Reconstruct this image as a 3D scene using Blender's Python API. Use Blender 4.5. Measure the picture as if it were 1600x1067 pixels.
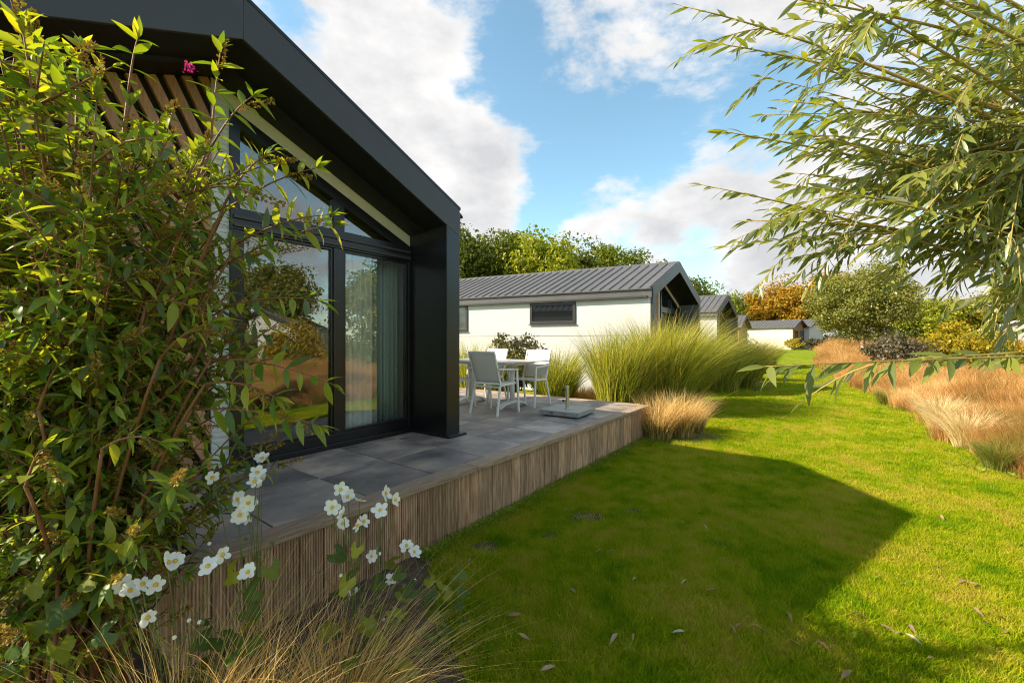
import bpy, math, random
import numpy as np
from mathutils import Vector, Matrix
R = math.radians
sc = bpy.context.scene
for o in list(bpy.data.objects): bpy.data.objects.remove(o)
col = sc.collection
random.seed(7); rng = np.random.default_rng(7)

# ------------------------------------------------------------------ camera, sky, sun, exposure
CAMZ, FPX = 1.55, 660.0
cam = bpy.data.objects.new('camera', bpy.data.cameras.new('camera')); col.objects.link(cam)
cam.location = (0, 0, CAMZ); cam.rotation_euler = (R(90), 0, 0)
cam.data.lens = FPX/1600*36; cam.data.sensor_width = 36; cam.data.clip_start = 0.05; cam.data.clip_end = 5000
sc.camera = cam
TO_SUN = Vector((-5.48, -0.73, 4.0)).normalized()
sun = bpy.data.objects.new('sun', bpy.data.lights.new('sun', 'SUN')); col.objects.link(sun)
sun.data.energy = 4.0; sun.data.angle = R(0.55); sun.data.color = (1, .86, .66)
sun.rotation_euler = TO_SUN.to_track_quat('Z', 'Y').to_euler(); sun.location = (-20, -3, 20)
sc.view_settings.view_transform = 'Standard'; sc.view_settings.look = 'None'
sc.view_settings.exposure = 1.38; sc.view_settings.gamma = 1
cy = sc.cycles
cy.max_bounces = 6; cy.diffuse_bounces = 3; cy.glossy_bounces = 3; cy.transmission_bounces = 3; cy.transparent_max_bounces = 8
cy.use_adaptive_sampling = True; cy.adaptive_threshold = .02; cy.filter_width = 1.1; cy.denoising_prefilter = 'NONE'

def px(x, y, D):
    return Vector(((x-800)/FPX*D, D, CAMZ+(533-y)/FPX*D))

def make_world():
    w = bpy.data.worlds.new('World'); sc.world = w; w.use_nodes = True
    nt = w.node_tree; N = nt.nodes; L = nt.links; N.clear()
    out = N.new('ShaderNodeOutputWorld'); bg = N.new('ShaderNodeBackground')
    sky = N.new('ShaderNodeTexSky'); sky.sky_type = 'NISHITA'; sky.sun_disc = False
    sky.sun_elevation = R(35.9); sky.sun_rotation = math.atan2(TO_SUN.x, TO_SUN.y)
    sky.air_density = 1.0; sky.dust_density = 0.6; sky.ozone_density = 1.3
    tc = N.new('ShaderNodeTexCoord')
    def math_(op, a, b=None, c=None, clamp=False):
        n = N.new('ShaderNodeMath'); n.operation = op; n.use_clamp = clamp
        for i, v in enumerate((a, b, c)):
            if v is None: continue
            if isinstance(v, (int, float)): n.inputs[i].default_value = v
            else: L.new(v, n.inputs[i])
        return n.outputs[0]
    nrm = N.new('ShaderNodeVectorMath'); nrm.operation = 'NORMALIZE'; L.new(tc.outputs['Generated'], nrm.inputs[0])
    d = nrm.outputs[0]
    mp = N.new('ShaderNodeMapping'); mp.inputs['Scale'].default_value = (1, 1, 1.9); mp.inputs['Location'].default_value = (3.1, 1.7, .4)
    L.new(d, mp.inputs[0])
    def noise(scale, detail, rough, dist=0.0):
        n = N.new('ShaderNodeTexNoise'); n.inputs['Scale'].default_value = scale; n.inputs['Detail'].default_value = detail
        n.inputs['Roughness'].default_value = rough; n.inputs['Distortion'].default_value = dist
        L.new(mp.outputs[0], n.inputs['Vector']); return n.outputs[0]
    big = noise(3.0, 10, .60, .2); fine = noise(11, 9, .62)
    dens = math_('ADD', big, math_('MULTIPLY', math_('SUBTRACT', fine, .5), .34))
    # banks of cloud and open blue in the sky ahead (directions)
    for (x, y, rad, amt) in [(560, 60, .50, .16), (640, 215, .30, .14), (760, 300, .16, .15), (1000, 60, .28, .12), (1230, 70, .26, .12),
                             (1080, 300, .24, .19), (1230, 285, .22, .15), (930, 320, .14, .12), (1180, 435, .16, .20), (1450, 330, .4, .14), (1300, 440, .2, .15),
                             (870, 190, .26, -.22), (1000, 225, .2, -.17), (840, 345, .07, -.2), (1110, 392, .14, -.25), (1110, 190, .22, -.22), (1260, 195, .17, -.20), (800, 60, .12, -.12), (470, 40, .10, -.10), (700, 130, .10, -.10), (760, 110, .12, -.10), (1200, 190, .13, -.12), (440, 20, .1, -.08)]:
        v = px(x, y, 1.0) - Vector((0, 0, CAMZ)); v.normalize()
        dist = N.new('ShaderNodeVectorMath'); dist.operation = 'DISTANCE'; L.new(d, dist.inputs[0]); dist.inputs[1].default_value = v
        mr = N.new('ShaderNodeMapRange'); mr.interpolation_type = 'SMOOTHSTEP'
        mr.inputs['From Min'].default_value = 0; mr.inputs['From Max'].default_value = rad
        mr.inputs['To Min'].default_value = amt; mr.inputs['To Max'].default_value = 0
        L.new(dist.outputs['Value'], mr.inputs['Value'])
        dens = math_('ADD', dens, mr.outputs[0])
    cov = N.new('ShaderNodeMapRange'); cov.interpolation_type = 'SMOOTHSTEP'; L.new(dens, cov.inputs['Value'])
    cov.inputs['From Min'].default_value = .455; cov.inputs['From Max'].default_value = .645
    shade = N.new('ShaderNodeMapRange'); L.new(math_('ADD', math_('MULTIPLY', dens, .55), math_('MULTIPLY', noise(5, 7, .55), .6)), shade.inputs['Value'])
    shade.inputs['From Min'].default_value = .52; shade.inputs['From Max'].default_value = .80
    cr = N.new('ShaderNodeValToRGB'); L.new(shade.outputs[0], cr.inputs[0])
    cr.color_ramp.elements[0].color = (.44, .43, .42, 1); cr.color_ramp.elements[1].color = (.27, .275, .285, 1)
    sk = N.new('ShaderNodeVectorMath'); sk.operation = 'MULTIPLY'; L.new(sky.outputs[0], sk.inputs[0]); sk.inputs[1].default_value = (.105, .122, .105)
    mix = N.new('ShaderNodeMix'); mix.data_type = 'RGBA'; L.new(cov.outputs[0], mix.inputs[0]); L.new(sk.outputs[0], mix.inputs[6]); L.new(cr.outputs[0], mix.inputs[7])
    L.new(mix.outputs[2], bg.inputs[0]); bg.inputs[1].default_value = 1.0
    L.new(bg.outputs[0], out.inputs[0])
make_world()

# ------------------------------------------------------------------ helpers
def tag(o, label=None, cat=None, group=None, kind=None):
    if label: o['label'] = label
    if cat: o['category'] = cat
    if group: o['group'] = group
    if kind: o['kind'] = kind
    return o
def empty(name, loc=(0, 0, 0), rz=0):
    o = bpy.data.objects.new(name, None); col.objects.link(o); o.location = loc; o.rotation_euler = (0, 0, rz); o.empty_display_size = .2
    return o
def link(name, me, mat=None, parent=None, loc=(0, 0, 0), rot=(0, 0, 0)):
    o = bpy.data.objects.new(name, me); col.objects.link(o)
    if mat and not me.materials: me.materials.append(mat)
    if parent: o.parent = parent
    o.location = loc; o.rotation_euler = rot
    return o
class MB:
    def __init__(s, warp=None): s.v = []; s.f = []; s.warp = warp
    def add(s, vs, fs):
        b = len(s.v); s.v += [tuple(p) for p in vs]; s.f += [tuple(b+i for i in f) for f in fs]; return s
    def box(s, x0, x1, y0, y1, z0, z1):
        return s.add([(x0,y0,z0),(x1,y0,z0),(x1,y1,z0),(x0,y1,z0),(x0,y0,z1),(x1,y0,z1),(x1,y1,z1),(x0,y1,z1)],
                     [(3,2,1,0),(4,5,6,7),(0,1,5,4),(1,2,6,5),(2,3,7,6),(3,0,4,7)])
    def prism(s, pts, ext):                      # polygon (3-D points) pushed along a vector
        n = len(pts); e = Vector(ext); p = [Vector(q) for q in pts]; q = [a+e for a in p]
        return s.add(p+q, [tuple(range(n-1, -1, -1)), tuple(range(n, 2*n))]+[(i, (i+1) % n, n+(i+1) % n, n+i) for i in range(n)])
    def beam(s, a, b, w, h, up=(0, 0, 1)):
        a = Vector(a); b = Vector(b); d = (b-a).normalized(); sd = d.cross(Vector(up)).normalized(); u = sd.cross(d)
        c = [sd*(w/2*i)+u*(h/2*j) for i, j in ((-1,-1),(1,-1),(1,1),(-1,1))]
        return s.add([a+k for k in c]+[b+k for k in c], [(3,2,1,0),(4,5,6,7)]+[(i,(i+1)%4,4+(i+1)%4,4+i) for i in range(4)])
    def tube(s, pts, rad, n=6):
        pts = [Vector(p) for p in pts]; m = len(pts)
        if not hasattr(rad, '__len__'): rad = [rad]*m
        rings = []; prev = None
        for i, p in enumerate(pts):
            d = (pts[min(i+1, m-1)]-pts[max(i-1, 0)]).normalized()
            ref = prev if prev is not None else (Vector((1, 0, 0)) if abs(d.x) < .8 else Vector((0, 1, 0)))
            a = (ref-d*ref.dot(d)).normalized(); prev = a; b = d.cross(a)
            rings.append([p+(a*math.cos(2*math.pi*k/n)+b*math.sin(2*math.pi*k/n))*rad[i] for k in range(n)])
        vs = [q for r in rings for q in r]; fs = []
        for i in range(m-1):
            for k in range(n): fs.append((i*n+k, i*n+(k+1)%n, (i+1)*n+(k+1)%n, (i+1)*n+k))
        fs.append(tuple(range(n-1, -1, -1))); fs.append(tuple((m-1)*n+k for k in range(n)))
        return s.add(vs, fs)
    def lathe(s, prof, n=16, c=(0, 0, 0)):
        vs = []; fs = []; m = len(prof)
        for r, z in prof:
            for k in range(n): vs.append((c[0]+r*math.cos(2*math.pi*k/n), c[1]+r*math.sin(2*math.pi*k/n), c[2]+z))
        for i in range(m-1):
            for k in range(n): fs.append((i*n+k, i*n+(k+1)%n, (i+1)*n+(k+1)%n, (i+1)*n+k))
        fs.append(tuple(range(n-1,-1,-1))); fs.append(tuple((m-1)*n+k for k in range(n)))
        return s.add(vs, fs)
    def mesh(s, name):
        me = bpy.data.meshes.new(name); v = [s.warp(p) for p in s.v] if s.warp else s.v
        me.from_pydata(v, [], s.f); me.update(); return me
    def build(s, name, mat, parent=None, bevel=0, smooth=False, loc=(0, 0, 0)):
        me = s.mesh(name); o = link(name, me, mat, parent, loc)
        if smooth:
            for p in me.polygons: p.use_smooth = True
        if bevel:
            b = o.modifiers.new('bevel', 'BEVEL'); b.width = bevel; b.segments = 2; b.limit_method = 'ANGLE'; b.angle_limit = R(40)
        return o
def np_mesh(name, V, Q, rnd=None):               # V (n,3), Q (m,4) quads, rnd per face
    me = bpy.data.meshes.new(name); me.vertices.add(len(V)); me.vertices.foreach_set('co', np.ascontiguousarray(V, dtype=np.float32).ravel())
    m = len(Q); me.loops.add(m*4); me.polygons.add(m)
    me.loops.foreach_set('vertex_index', np.ascontiguousarray(Q, dtype=np.int32).ravel())
    me.polygons.foreach_set('loop_start', np.arange(0, m*4, 4, dtype=np.int32))
    try: me.polygons.foreach_set('loop_total', np.full(m, 4, dtype=np.int32))
    except Exception: pass
    if rnd is not None:
        a = me.attributes.new('rnd', 'FLOAT', 'FACE'); a.data.foreach_set('value', np.ascontiguousarray(rnd, dtype=np.float32))
    me.polygons.foreach_set('use_smooth', np.ones(m, dtype=bool))
    me.update(calc_edges=True); me.validate(); return me

# ------------------------------------------------------------------ materials
def newmat(name):
    m = bpy.data.materials.new(name); m.use_nodes = True; nt = m.node_tree; nt.nodes.clear()
    return m, nt.nodes, nt.links
def pmat(name, c1, c2=None, scale=8, rough=.6, bump=0, metal=0, stretch=(1, 1, 1), c3=None, spec=.5, objvar=0.0, detail=6, bscale=None):
    m, N, L = newmat(name); out = N.new('ShaderNodeOutputMaterial'); b = N.new('ShaderNodeBsdfPrincipled'); L.new(b.outputs[0], out.inputs[0])
    b.inputs['Roughness'].default_value = rough; b.inputs['Metallic'].default_value = metal; b.inputs['Specular IOR Level'].default_value = spec
    tc = N.new('ShaderNodeTexCoord'); mp = N.new('ShaderNodeMapping'); mp.inputs['Scale'].default_value = stretch
    oi = N.new('ShaderNodeObjectInfo'); ad = N.new('ShaderNodeVectorMath'); ad.operation = 'MULTIPLY_ADD'
    L.new(oi.outputs['Random'], ad.inputs[0]); ad.inputs[1].default_value = (37, 53, 29); L.new(tc.outputs['Object'], ad.inputs[2])
    L.new(ad.outputs[0], mp.inputs[0])
    n = N.new('ShaderNodeTexNoise'); n.inputs['Scale'].default_value = scale; n.inputs['Detail'].default_value = detail; n.inputs['Roughness'].default_value = .6
    L.new(mp.outputs[0], n.inputs['Vector'])
    r = N.new('ShaderNodeValToRGB'); L.new(n.outputs[0], r.inputs[0])
    r.color_ramp.elements[0].position = .3; r.color_ramp.elements[1].position = .7
    r.color_ramp.elements[0].color = (*c1, 1); r.color_ramp.elements[1].color = (*(c2 or c1), 1)
    if c3:
        e = r.color_ramp.elements.new(.5); e.color = (*c3, 1)
    cout = r.outputs[0]
    if objvar:
        hs = N.new('ShaderNodeHueSaturation'); L.new(cout, hs.inputs['Color'])
        mr = N.new('ShaderNodeMapRange'); L.new(oi.outputs['Random'], mr.inputs[0]); mr.inputs['To Min'].default_value = 1-objvar; mr.inputs['To Max'].default_value = 1+objvar
        L.new(mr.outputs[0], hs.inputs['Value']); cout = hs.outputs[0]
    L.new(cout, b.inputs['Base Color'])
    if bump:
        n2 = n
        if bscale:
            n2 = N.new('ShaderNodeTexNoise'); n2.inputs['Scale'].default_value = bscale; n2.inputs['Detail'].default_value = 5; L.new(mp.outputs[0], n2.inputs['Vector'])
        bp = N.new('ShaderNodeBump'); bp.inputs['Strength'].default_value = bump; bp.inputs['Distance'].default_value = .01
        L.new(n2.outputs[0], bp.inputs['Height']); L.new(bp.outputs[0], b.inputs['Normal'])
    return m
def leafmat(name, cols, trans=.45, gloss=.06, rough=.4, back=None, tcol=None, pos=0):
    m, N, L = newmat(name); out = N.new('ShaderNodeOutputMaterial')
    at = N.new('ShaderNodeAttribute'); at.attribute_name = 'rnd'; oi = N.new('ShaderNodeObjectInfo')
    a = N.new('ShaderNodeMath'); a.operation = 'ADD'; L.new(at.outputs['Fac'], a.inputs[0]); L.new(oi.outputs['Random'], a.inputs[1])
    f = N.new('ShaderNodeMath'); f.operation = 'FRACT'; L.new(a.outputs[0], f.inputs[0])
    fo = f.outputs[0]
    if pos:
        ge0 = N.new('ShaderNodeNewGeometry'); nz = N.new('ShaderNodeTexNoise'); nz.inputs['Scale'].default_value = pos; nz.inputs['Detail'].default_value = 3; L.new(ge0.outputs['Position'], nz.inputs['Vector'])
        k = N.new('ShaderNodeMath'); k.operation = 'MULTIPLY_ADD'; L.new(nz.outputs[0], k.inputs[0]); k.inputs[1].default_value = 2.6; k.inputs[2].default_value = -1.05
        k2 = N.new('ShaderNodeMath'); k2.operation = 'MULTIPLY_ADD'; L.new(fo, k2.inputs[0]); k2.inputs[1].default_value = .5; L.new(k.outputs[0], k2.inputs[2]); k2.use_clamp = True; fo = k2.outputs[0]
    r = N.new('ShaderNodeValToRGB'); L.new(fo, r.inputs[0]); el = r.color_ramp.elements
    n = len(cols); el[0].position = 0; el[0].color = (*cols[0], 1); el[1].position = 1; el[1].color = (*cols[-1], 1)
    for i in range(1, n-1): e = el.new(i/(n-1)); e.color = (*cols[i], 1)
    c = r.outputs[0]
    df = N.new('ShaderNodeBsdfDiffuse'); tr = N.new('ShaderNodeBsdfTranslucent'); gl = N.new('ShaderNodeBsdfGlossy'); gl.inputs['Roughness'].default_value = rough
    if back:
        ge = N.new('ShaderNodeNewGeometry'); mx = N.new('ShaderNodeMix'); mx.data_type = 'RGBA'; L.new(ge.outputs['Backfacing'], mx.inputs[0]); L.new(c, mx.inputs[6]); mx.inputs[7].default_value = (*back, 1)
        L.new(mx.outputs[2], df.inputs[0])
    else: L.new(c, df.inputs[0])
    hs = N.new('ShaderNodeMix'); hs.data_type = 'RGBA'; hs.blend_type = 'MULTIPLY'; hs.inputs[0].default_value = 1; L.new(c, hs.inputs[6]); hs.inputs[7].default_value = (*(tcol or (1.5, 1.45, .55)), 1)
    L.new(hs.outputs[2], tr.inputs[0])
    m1 = N.new('ShaderNodeMixShader'); m1.inputs[0].default_value = trans; L.new(df.outputs[0], m1.inputs[1]); L.new(tr.outputs[0], m1.inputs[2])
    m2 = N.new('ShaderNodeMixShader'); m2.inputs[0].default_value = gloss*.45; L.new(m1.outputs[0], m2.inputs[1]); L.new(gl.outputs[0], m2.inputs[2])
    L.new(m2.outputs[0], out.inputs[0]); return m
def glassmat(name, r0=.10, tint=(.95, .97, .96)):
    m, N, L = newmat(name); out = N.new('ShaderNodeOutputMaterial'); lw = N.new('ShaderNodeLayerWeight'); lw.inputs[0].default_value = .5
    p = N.new('ShaderNodeMath'); p.operation = 'POWER'; L.new(lw.outputs['Facing'], p.inputs[0]); p.inputs[1].default_value = 4
    fr = N.new('ShaderNodeMath'); fr.operation = 'MULTIPLY_ADD'; L.new(p.outputs[0], fr.inputs[0]); fr.inputs[1].default_value = 1-r0; fr.inputs[2].default_value = r0
    t = N.new('ShaderNodeBsdfTransparent'); t.inputs[0].default_value = (*tint, 1); g = N.new('ShaderNodeBsdfGlossy'); g.inputs['Roughness'].default_value = .003
    mx = N.new('ShaderNodeMixShader'); L.new(fr.outputs[0], mx.inputs[0]); L.new(t.outputs[0], mx.inputs[1]); L.new(g.outputs[0], mx.inputs[2]); L.new(mx.outputs[0], out.inputs[0])
    return m
def lawnmat():
    m, N, L = newmat('lawn'); out = N.new('ShaderNodeOutputMaterial'); b = N.new('ShaderNodeBsdfPrincipled'); L.new(b.outputs[0], out.inputs[0])
    b.inputs['Roughness'].default_value = .9; b.inputs['Specular IOR Level'].default_value = .1
    ge = N.new('ShaderNodeNewGeometry')
    def nz(s, d):
        n = N.new('ShaderNodeTexNoise'); n.inputs['Scale'].default_value = s; n.inputs['Detail'].default_value = d; n.inputs['Roughness'].default_value = .65; L.new(ge.outputs['Position'], n.inputs['Vector']); return n
    r = N.new('ShaderNodeValToRGB'); a = nz(1.3, 8); L.new(a.outputs[0], r.inputs[0]); e = r.color_ramp.elements
    e[0].position = .3; e[0].color = (.10, .17, .006, 1); e[1].position = .72; e[1].color = (.27, .27, .012, 1); q = e.new(.5); q.color = (.17, .23, .007, 1)
    r2 = N.new('ShaderNodeValToRGB'); L.new(nz(70, 4).outputs[0], r2.inputs[0]); r2.color_ramp.elements[0].color = (.45, .45, .45, 1); r2.color_ramp.elements[1].color = (1.5, 1.5, 1.5, 1)
    r2.color_ramp.elements[0].position = .35; r2.color_ramp.elements[1].position = .65
    mx = N.new('ShaderNodeMix'); mx.data_type = 'RGBA'; mx.blend_type = 'MULTIPLY'; mx.inputs[0].default_value = 1; L.new(r.outputs[0], mx.inputs[6]); L.new(r2.outputs[0], mx.inputs[7])
    L.new(mx.outputs[2], b.inputs['Base Color'])
    bp = N.new('ShaderNodeBump'); bp.inputs['Strength'].default_value = .8; bp.inputs['Distance'].default_value = .03; L.new(nz(45, 5).outputs[0], bp.inputs['Height']); L.new(bp.outputs[0], b.inputs['Normal'])
    return m
def blademat():
    m, N, L = newmat('lawn_blade'); out = N.new('ShaderNodeOutputMaterial')
    ge = N.new('ShaderNodeNewGeometry'); n = N.new('ShaderNodeTexNoise'); n.inputs['Scale'].default_value = 1.3; n.inputs['Detail'].default_value = 8; n.inputs['Roughness'].default_value = .65; L.new(ge.outputs['Position'], n.inputs['Vector'])
    oi = N.new('ShaderNodeObjectInfo'); ma = N.new('ShaderNodeMath'); ma.operation = 'MULTIPLY_ADD'; L.new(oi.outputs['Random'], ma.inputs[0]); ma.inputs[1].default_value = .34; 
    n5 = N.new('ShaderNodeTexNoise'); n5.inputs['Scale'].default_value = 6; n5.inputs['Detail'].default_value = 4; L.new(ge.outputs['Position'], n5.inputs['Vector'])
    m5 = N.new('ShaderNodeMath'); m5.operation = 'MULTIPLY_ADD'; L.new(n5.outputs[0], m5.inputs[0]); m5.inputs[1].default_value = .7; m5.inputs[2].default_value = -.35
    m6 = N.new('ShaderNodeMath'); m6.operation = 'MULTIPLY_ADD'; L.new(n.outputs[0], m6.inputs[0]); m6.inputs[1].default_value = 1.25; L.new(m5.outputs[0], m6.inputs[2])
    m7 = N.new('ShaderNodeMath'); m7.operation = 'SUBTRACT'; L.new(m6.outputs[0], m7.inputs[0]); m7.inputs[1].default_value = .11; L.new(m7.outputs[0], ma.inputs[2])
    r = N.new('ShaderNodeValToRGB'); L.new(ma.outputs[0], r.inputs[0]); e = r.color_ramp.elements
    e[0].position = .40; e[0].color = (.12, .24, .006, 1); e[1].position = .9; e[1].color = (.50, .40, .06, 1); q = e.new(.6); q.color = (.27, .36, .007, 1); q = e.new(.78); q.color = (.40, .41, .014, 1)
    df = N.new('ShaderNodeBsdfDiffuse'); tr = N.new('ShaderNodeBsdfTranslucent'); L.new(r.outputs[0], df.inputs[0]); L.new(r.outputs[0], tr.inputs[0])
    m1 = N.new('ShaderNodeMixShader'); m1.inputs[0].default_value = .4; L.new(df.outputs[0], m1.inputs[1]); L.new(tr.outputs[0], m1.inputs[2]); L.new(m1.outputs[0], out.inputs[0]); return m

M = {}
M['lawn'] = lawnmat(); M['blade'] = blademat()
M['soil'] = pmat('soil', (.035, .022, .014), (.11, .07, .042), 14, .95, .8, detail=9)
M['dry'] = pmat('dry_ground', (.16, .09, .04), (.27, .17, .07), 3, .95, .6, detail=9)
M['anthracite'] = pmat('anthracite_metal', (.036, .034, .038), (.044, .042, .046), 3, .42, spec=.5)
M['black'] = pmat('black_metal', (.007, .007, .008), (.010, .010, .011), 5, .28, spec=.5)
M['soffit'] = pmat('black_soffit', (.006, .006, .006), (.012, .011, .011), 60, .6, .15)
M['cream'] = pmat('cream_cladding', (.62, .58, .47), (.68, .64, .53), 4, .55)
M['white'] = pmat('white_cladding', (.53, .53, .525), (.57, .57, .56), 2, .5, .02)
M['seam'] = pmat('panel_joint', (.25, .23, .21), None, 2, .8)
M['slat'] = pmat('oiled_slat', (.30, .135, .065), (.48, .25, .14), 6, .6, .2, stretch=(14, 14, 1.2), objvar=.22)
M['backing'] = pmat('dark_backing', (.012, .010, .009), None, 4, .9)
M['roof'] = pmat('grey_roof_sheet', (.085, .080, .078), (.11, .103, .10), 2.5, .42, objvar=.06)
M['frame'] = pmat('dark_window_frame', (.030, .027, .026), (.040, .036, .034), 4, .4)
M['timber'] = pmat('brown_timber', (.22, .10, .04), (.34, .17, .07), 5, .6, .2, stretch=(8, 8, 1))
M['board'] = pmat('weathered_board', (.20, .105, .055), (.62, .41, .25), 5, .8, .5, stretch=(9, 9, .9), c3=(.43, .26, .15), objvar=.26, detail=9)
M['cap'] = pmat('weathered_cap', (.20, .135, .09), (.44, .32, .22), 6, .85, .6, stretch=(1, 14, 14), c3=(.32, .22, .145), objvar=.15, detail=9)
M['tile'] = pmat('slate_tile', (.12, .105, .098), (.50, .39, .31), 2.3, .48, .12, c3=(.27, .22, .19), objvar=.12, detail=9, bscale=30)
M['joint'] = pmat('tile_bed', (.02, .019, .018), None, 4, .95)
M['alu'] = pmat('white_powder_coat', (.72, .69, .64), (.76, .73, .68), 6, .4)
M['sling'] = pmat('white_sling', (.66, .62, .55), (.72, .68, .61), 260, .75, .2)
M['tabletop'] = pmat('grey_tabletop', (.32, .30, .28), (.42, .40, .37), 5, .35, detail=8)
M['granite'] = pmat('granite', (.16, .16, .155), (.38, .38, .37), 130, .35, detail=3)
M['steel'] = pmat('steel', (.48, .46, .42), (.55, .53, .49), 4, .28, metal=1)
M['blackplastic'] = pmat('black_plastic', (.012, .012, .012), None, 4, .5)
M['curtain'] = pmat('green_grey_curtain', (.34, .42, .38), (.40, .48, .44), 20, .9, .1)
M['interior'] = pmat('interior_plaster', (.34, .33, .28), None, 3, .8)
M['floorin'] = pmat('interior_floor', (.12, .08, .05), (.17, .12, .08), 4, .5)
M['glass'] = glassmat('window_glass', .15)
def sheermat():
    m, N, L = newmat('sheer'); out = N.new('ShaderNodeOutputMaterial'); t = N.new('ShaderNodeBsdfTransparent'); d = N.new('ShaderNodeBsdfDiffuse'); d.inputs[0].default_value = (.80, .82, .76, 1)
    mx = N.new('ShaderNodeMixShader'); mx.inputs[0].default_value = .85; L.new(t.outputs[0], mx.inputs[1]); L.new(d.outputs[0], mx.inputs[2]); L.new(mx.outputs[0], out.inputs[0]); return m
M['sheer'] = sheermat()
M['darkglass'] = pmat('dark_glass', (.012, .014, .016), None, 3, .03, spec=1.0)
M['bark'] = pmat('bark', (.06, .042, .028), (.14, .10, .07), 9, .9, .8, stretch=(3, 3, .6), detail=8)
M['palebark'] = pmat('tan_bark', (.22, .13, .07), (.33, .21, .12), 9, .85, .5, stretch=(3, 3, .6))
M['budstem'] = pmat('red_brown_stem', (.16, .055, .025), (.26, .11, .05), 12, .7, .3)
M['wiltwig'] = pmat('yellow_willow_twig', (.30, .20, .05), (.42, .27, .07), 12, .6)
M['budleaf'] = leafmat('buddleia_leaf', [(.055, .11, .014), (.10, .175, .018), (.17, .24, .018), (.30, .32, .022), (.12, .18, .04)], .45, .07, .42, back=(.11, .15, .10), tcol=(2.6, 2.2, .5))
M['seed'] = leafmat('seed_head', [(.26, .18, .03), (.34, .25, .04), (.20, .11, .045), (.30, .17, .08)], .2, .02)
M['willow'] = leafmat('willow_leaf', [(.10, .13, .025), (.15, .185, .03), (.24, .25, .045), (.13, .16, .045)], .40, .10, .40, back=(.26, .28, .20), tcol=(2.0, 1.9, .6))
M['misc'] = leafmat('silver_grass_blade', [(.10, .14, .015), (.28, .31, .03), (.42, .42, .05), (.56, .46, .13), (.15, .20, .02), (.35, .37, .035)], .4, .05, .5)
M['misctan'] = leafmat('tan_plume_blade', [(.42, .28, .10), (.52, .37, .15), (.36, .22, .08), (.34, .32, .08)], .35, .04, .5)
M['feather'] = leafmat('feather_grass_blade', [(.42, .25, .075), (.70, .47, .18), (.56, .35, .11), (.82, .64, .33)], .35, .06, .45, tcol=(1.3, 1.2, .8))
M['palefeather'] = leafmat('pale_straw_blade', [(.60, .46, .20), (.80, .66, .36), (.70, .55, .26), (.86, .76, .48)], .35, .04, .5, tcol=(1.1, 1.05, .85))
M['feathergreen'] = leafmat('feather_grass_green', [(.07, .12, .02), (.12, .17, .03), (.2, .2, .05)], .35, .04, .5)
M['meadow'] = leafmat('meadow_blade', [(.24, .20, .035), (.30, .15, .05), (.50, .27, .085), (.62, .38, .13), (.70, .52, .25)], .35, .03, .5, tcol=(1.3, 1.15, .75), pos=1.1)
M['meadowgreen'] = leafmat('meadow_green', [(.12, .18, .025), (.2, .24, .04), (.28, .26, .06)], .35, .03, .5)
M['anemleaf'] = leafmat('lobed_leaf', [(.05, .09, .012), (.09, .14, .016), (.30, .28, .02), (.08, .12, .02)], .4, .05, .45)
M['petal'] = leafmat('white_petal', [(.82, .82, .80), (.86, .85, .82)], .3, .03, .5, tcol=(.95, .95, .92))
M['stamen'] = pmat('yellow_stamen', (.55, .30, .02), (.68, .42, .04), 90, .8, .4)
M['stem'] = pmat('green_stem', (.07, .10, .02), (.11, .13, .03), 8, .7)
M['pink'] = leafmat('pink_floret', [(.45, .02, .28), (.55, .05, .35)], .3, .03)
M['litter'] = leafmat('dry_leaf', [(.30, .17, .08), (.42, .30, .19), (.22, .10, .05), (.55, .48, .38)], .2, .05)
M['weed'] = leafmat('weed_leaf', [(.15, .23, .015), (.24, .31, .02), (.19, .26, .02)], .35, .05)
GREENS = [[(.08, .11, .014), (.14, .18, .018), (.21, .24, .02), (.10, .125, .018)], [(.07, .095, .018), (.12, .145, .024), (.17, .185, .03), (.085, .105, .024)], [(.16, .20, .016), (.25, .28, .02), (.33, .33, .022), (.13, .17, .016)]]
for i, g in enumerate(GREENS): M['tree%d' % i] = leafmat('tree_leaf_%d' % i, g, .35, .04, .5)
M['autumn'] = leafmat('autumn_leaf', [(.30, .15, .012), (.42, .24, .016), (.24, .19, .016), (.14, .13, .016), (.46, .26, .02)], .35, .03, .5, tcol=(1.3, 1.1, .5))
M['olive'] = leafmat('grey_green_leaf', [(.12, .14, .025), (.20, .21, .04), (.28, .27, .06), (.11, .125, .028)], .35, .06, .45)
M['shrubdark'] = leafmat('dark_shrub_leaf', [(.05, .06, .03), (.10, .085, .05), (.15, .12, .07), (.06, .08, .03)], .3, .08)
M['shrubyellow'] = leafmat('yellow_shrub_leaf', [(.38, .26, .015), (.28, .26, .02), (.46, .28, .02), (.18, .22, .02)], .35, .03)

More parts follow.
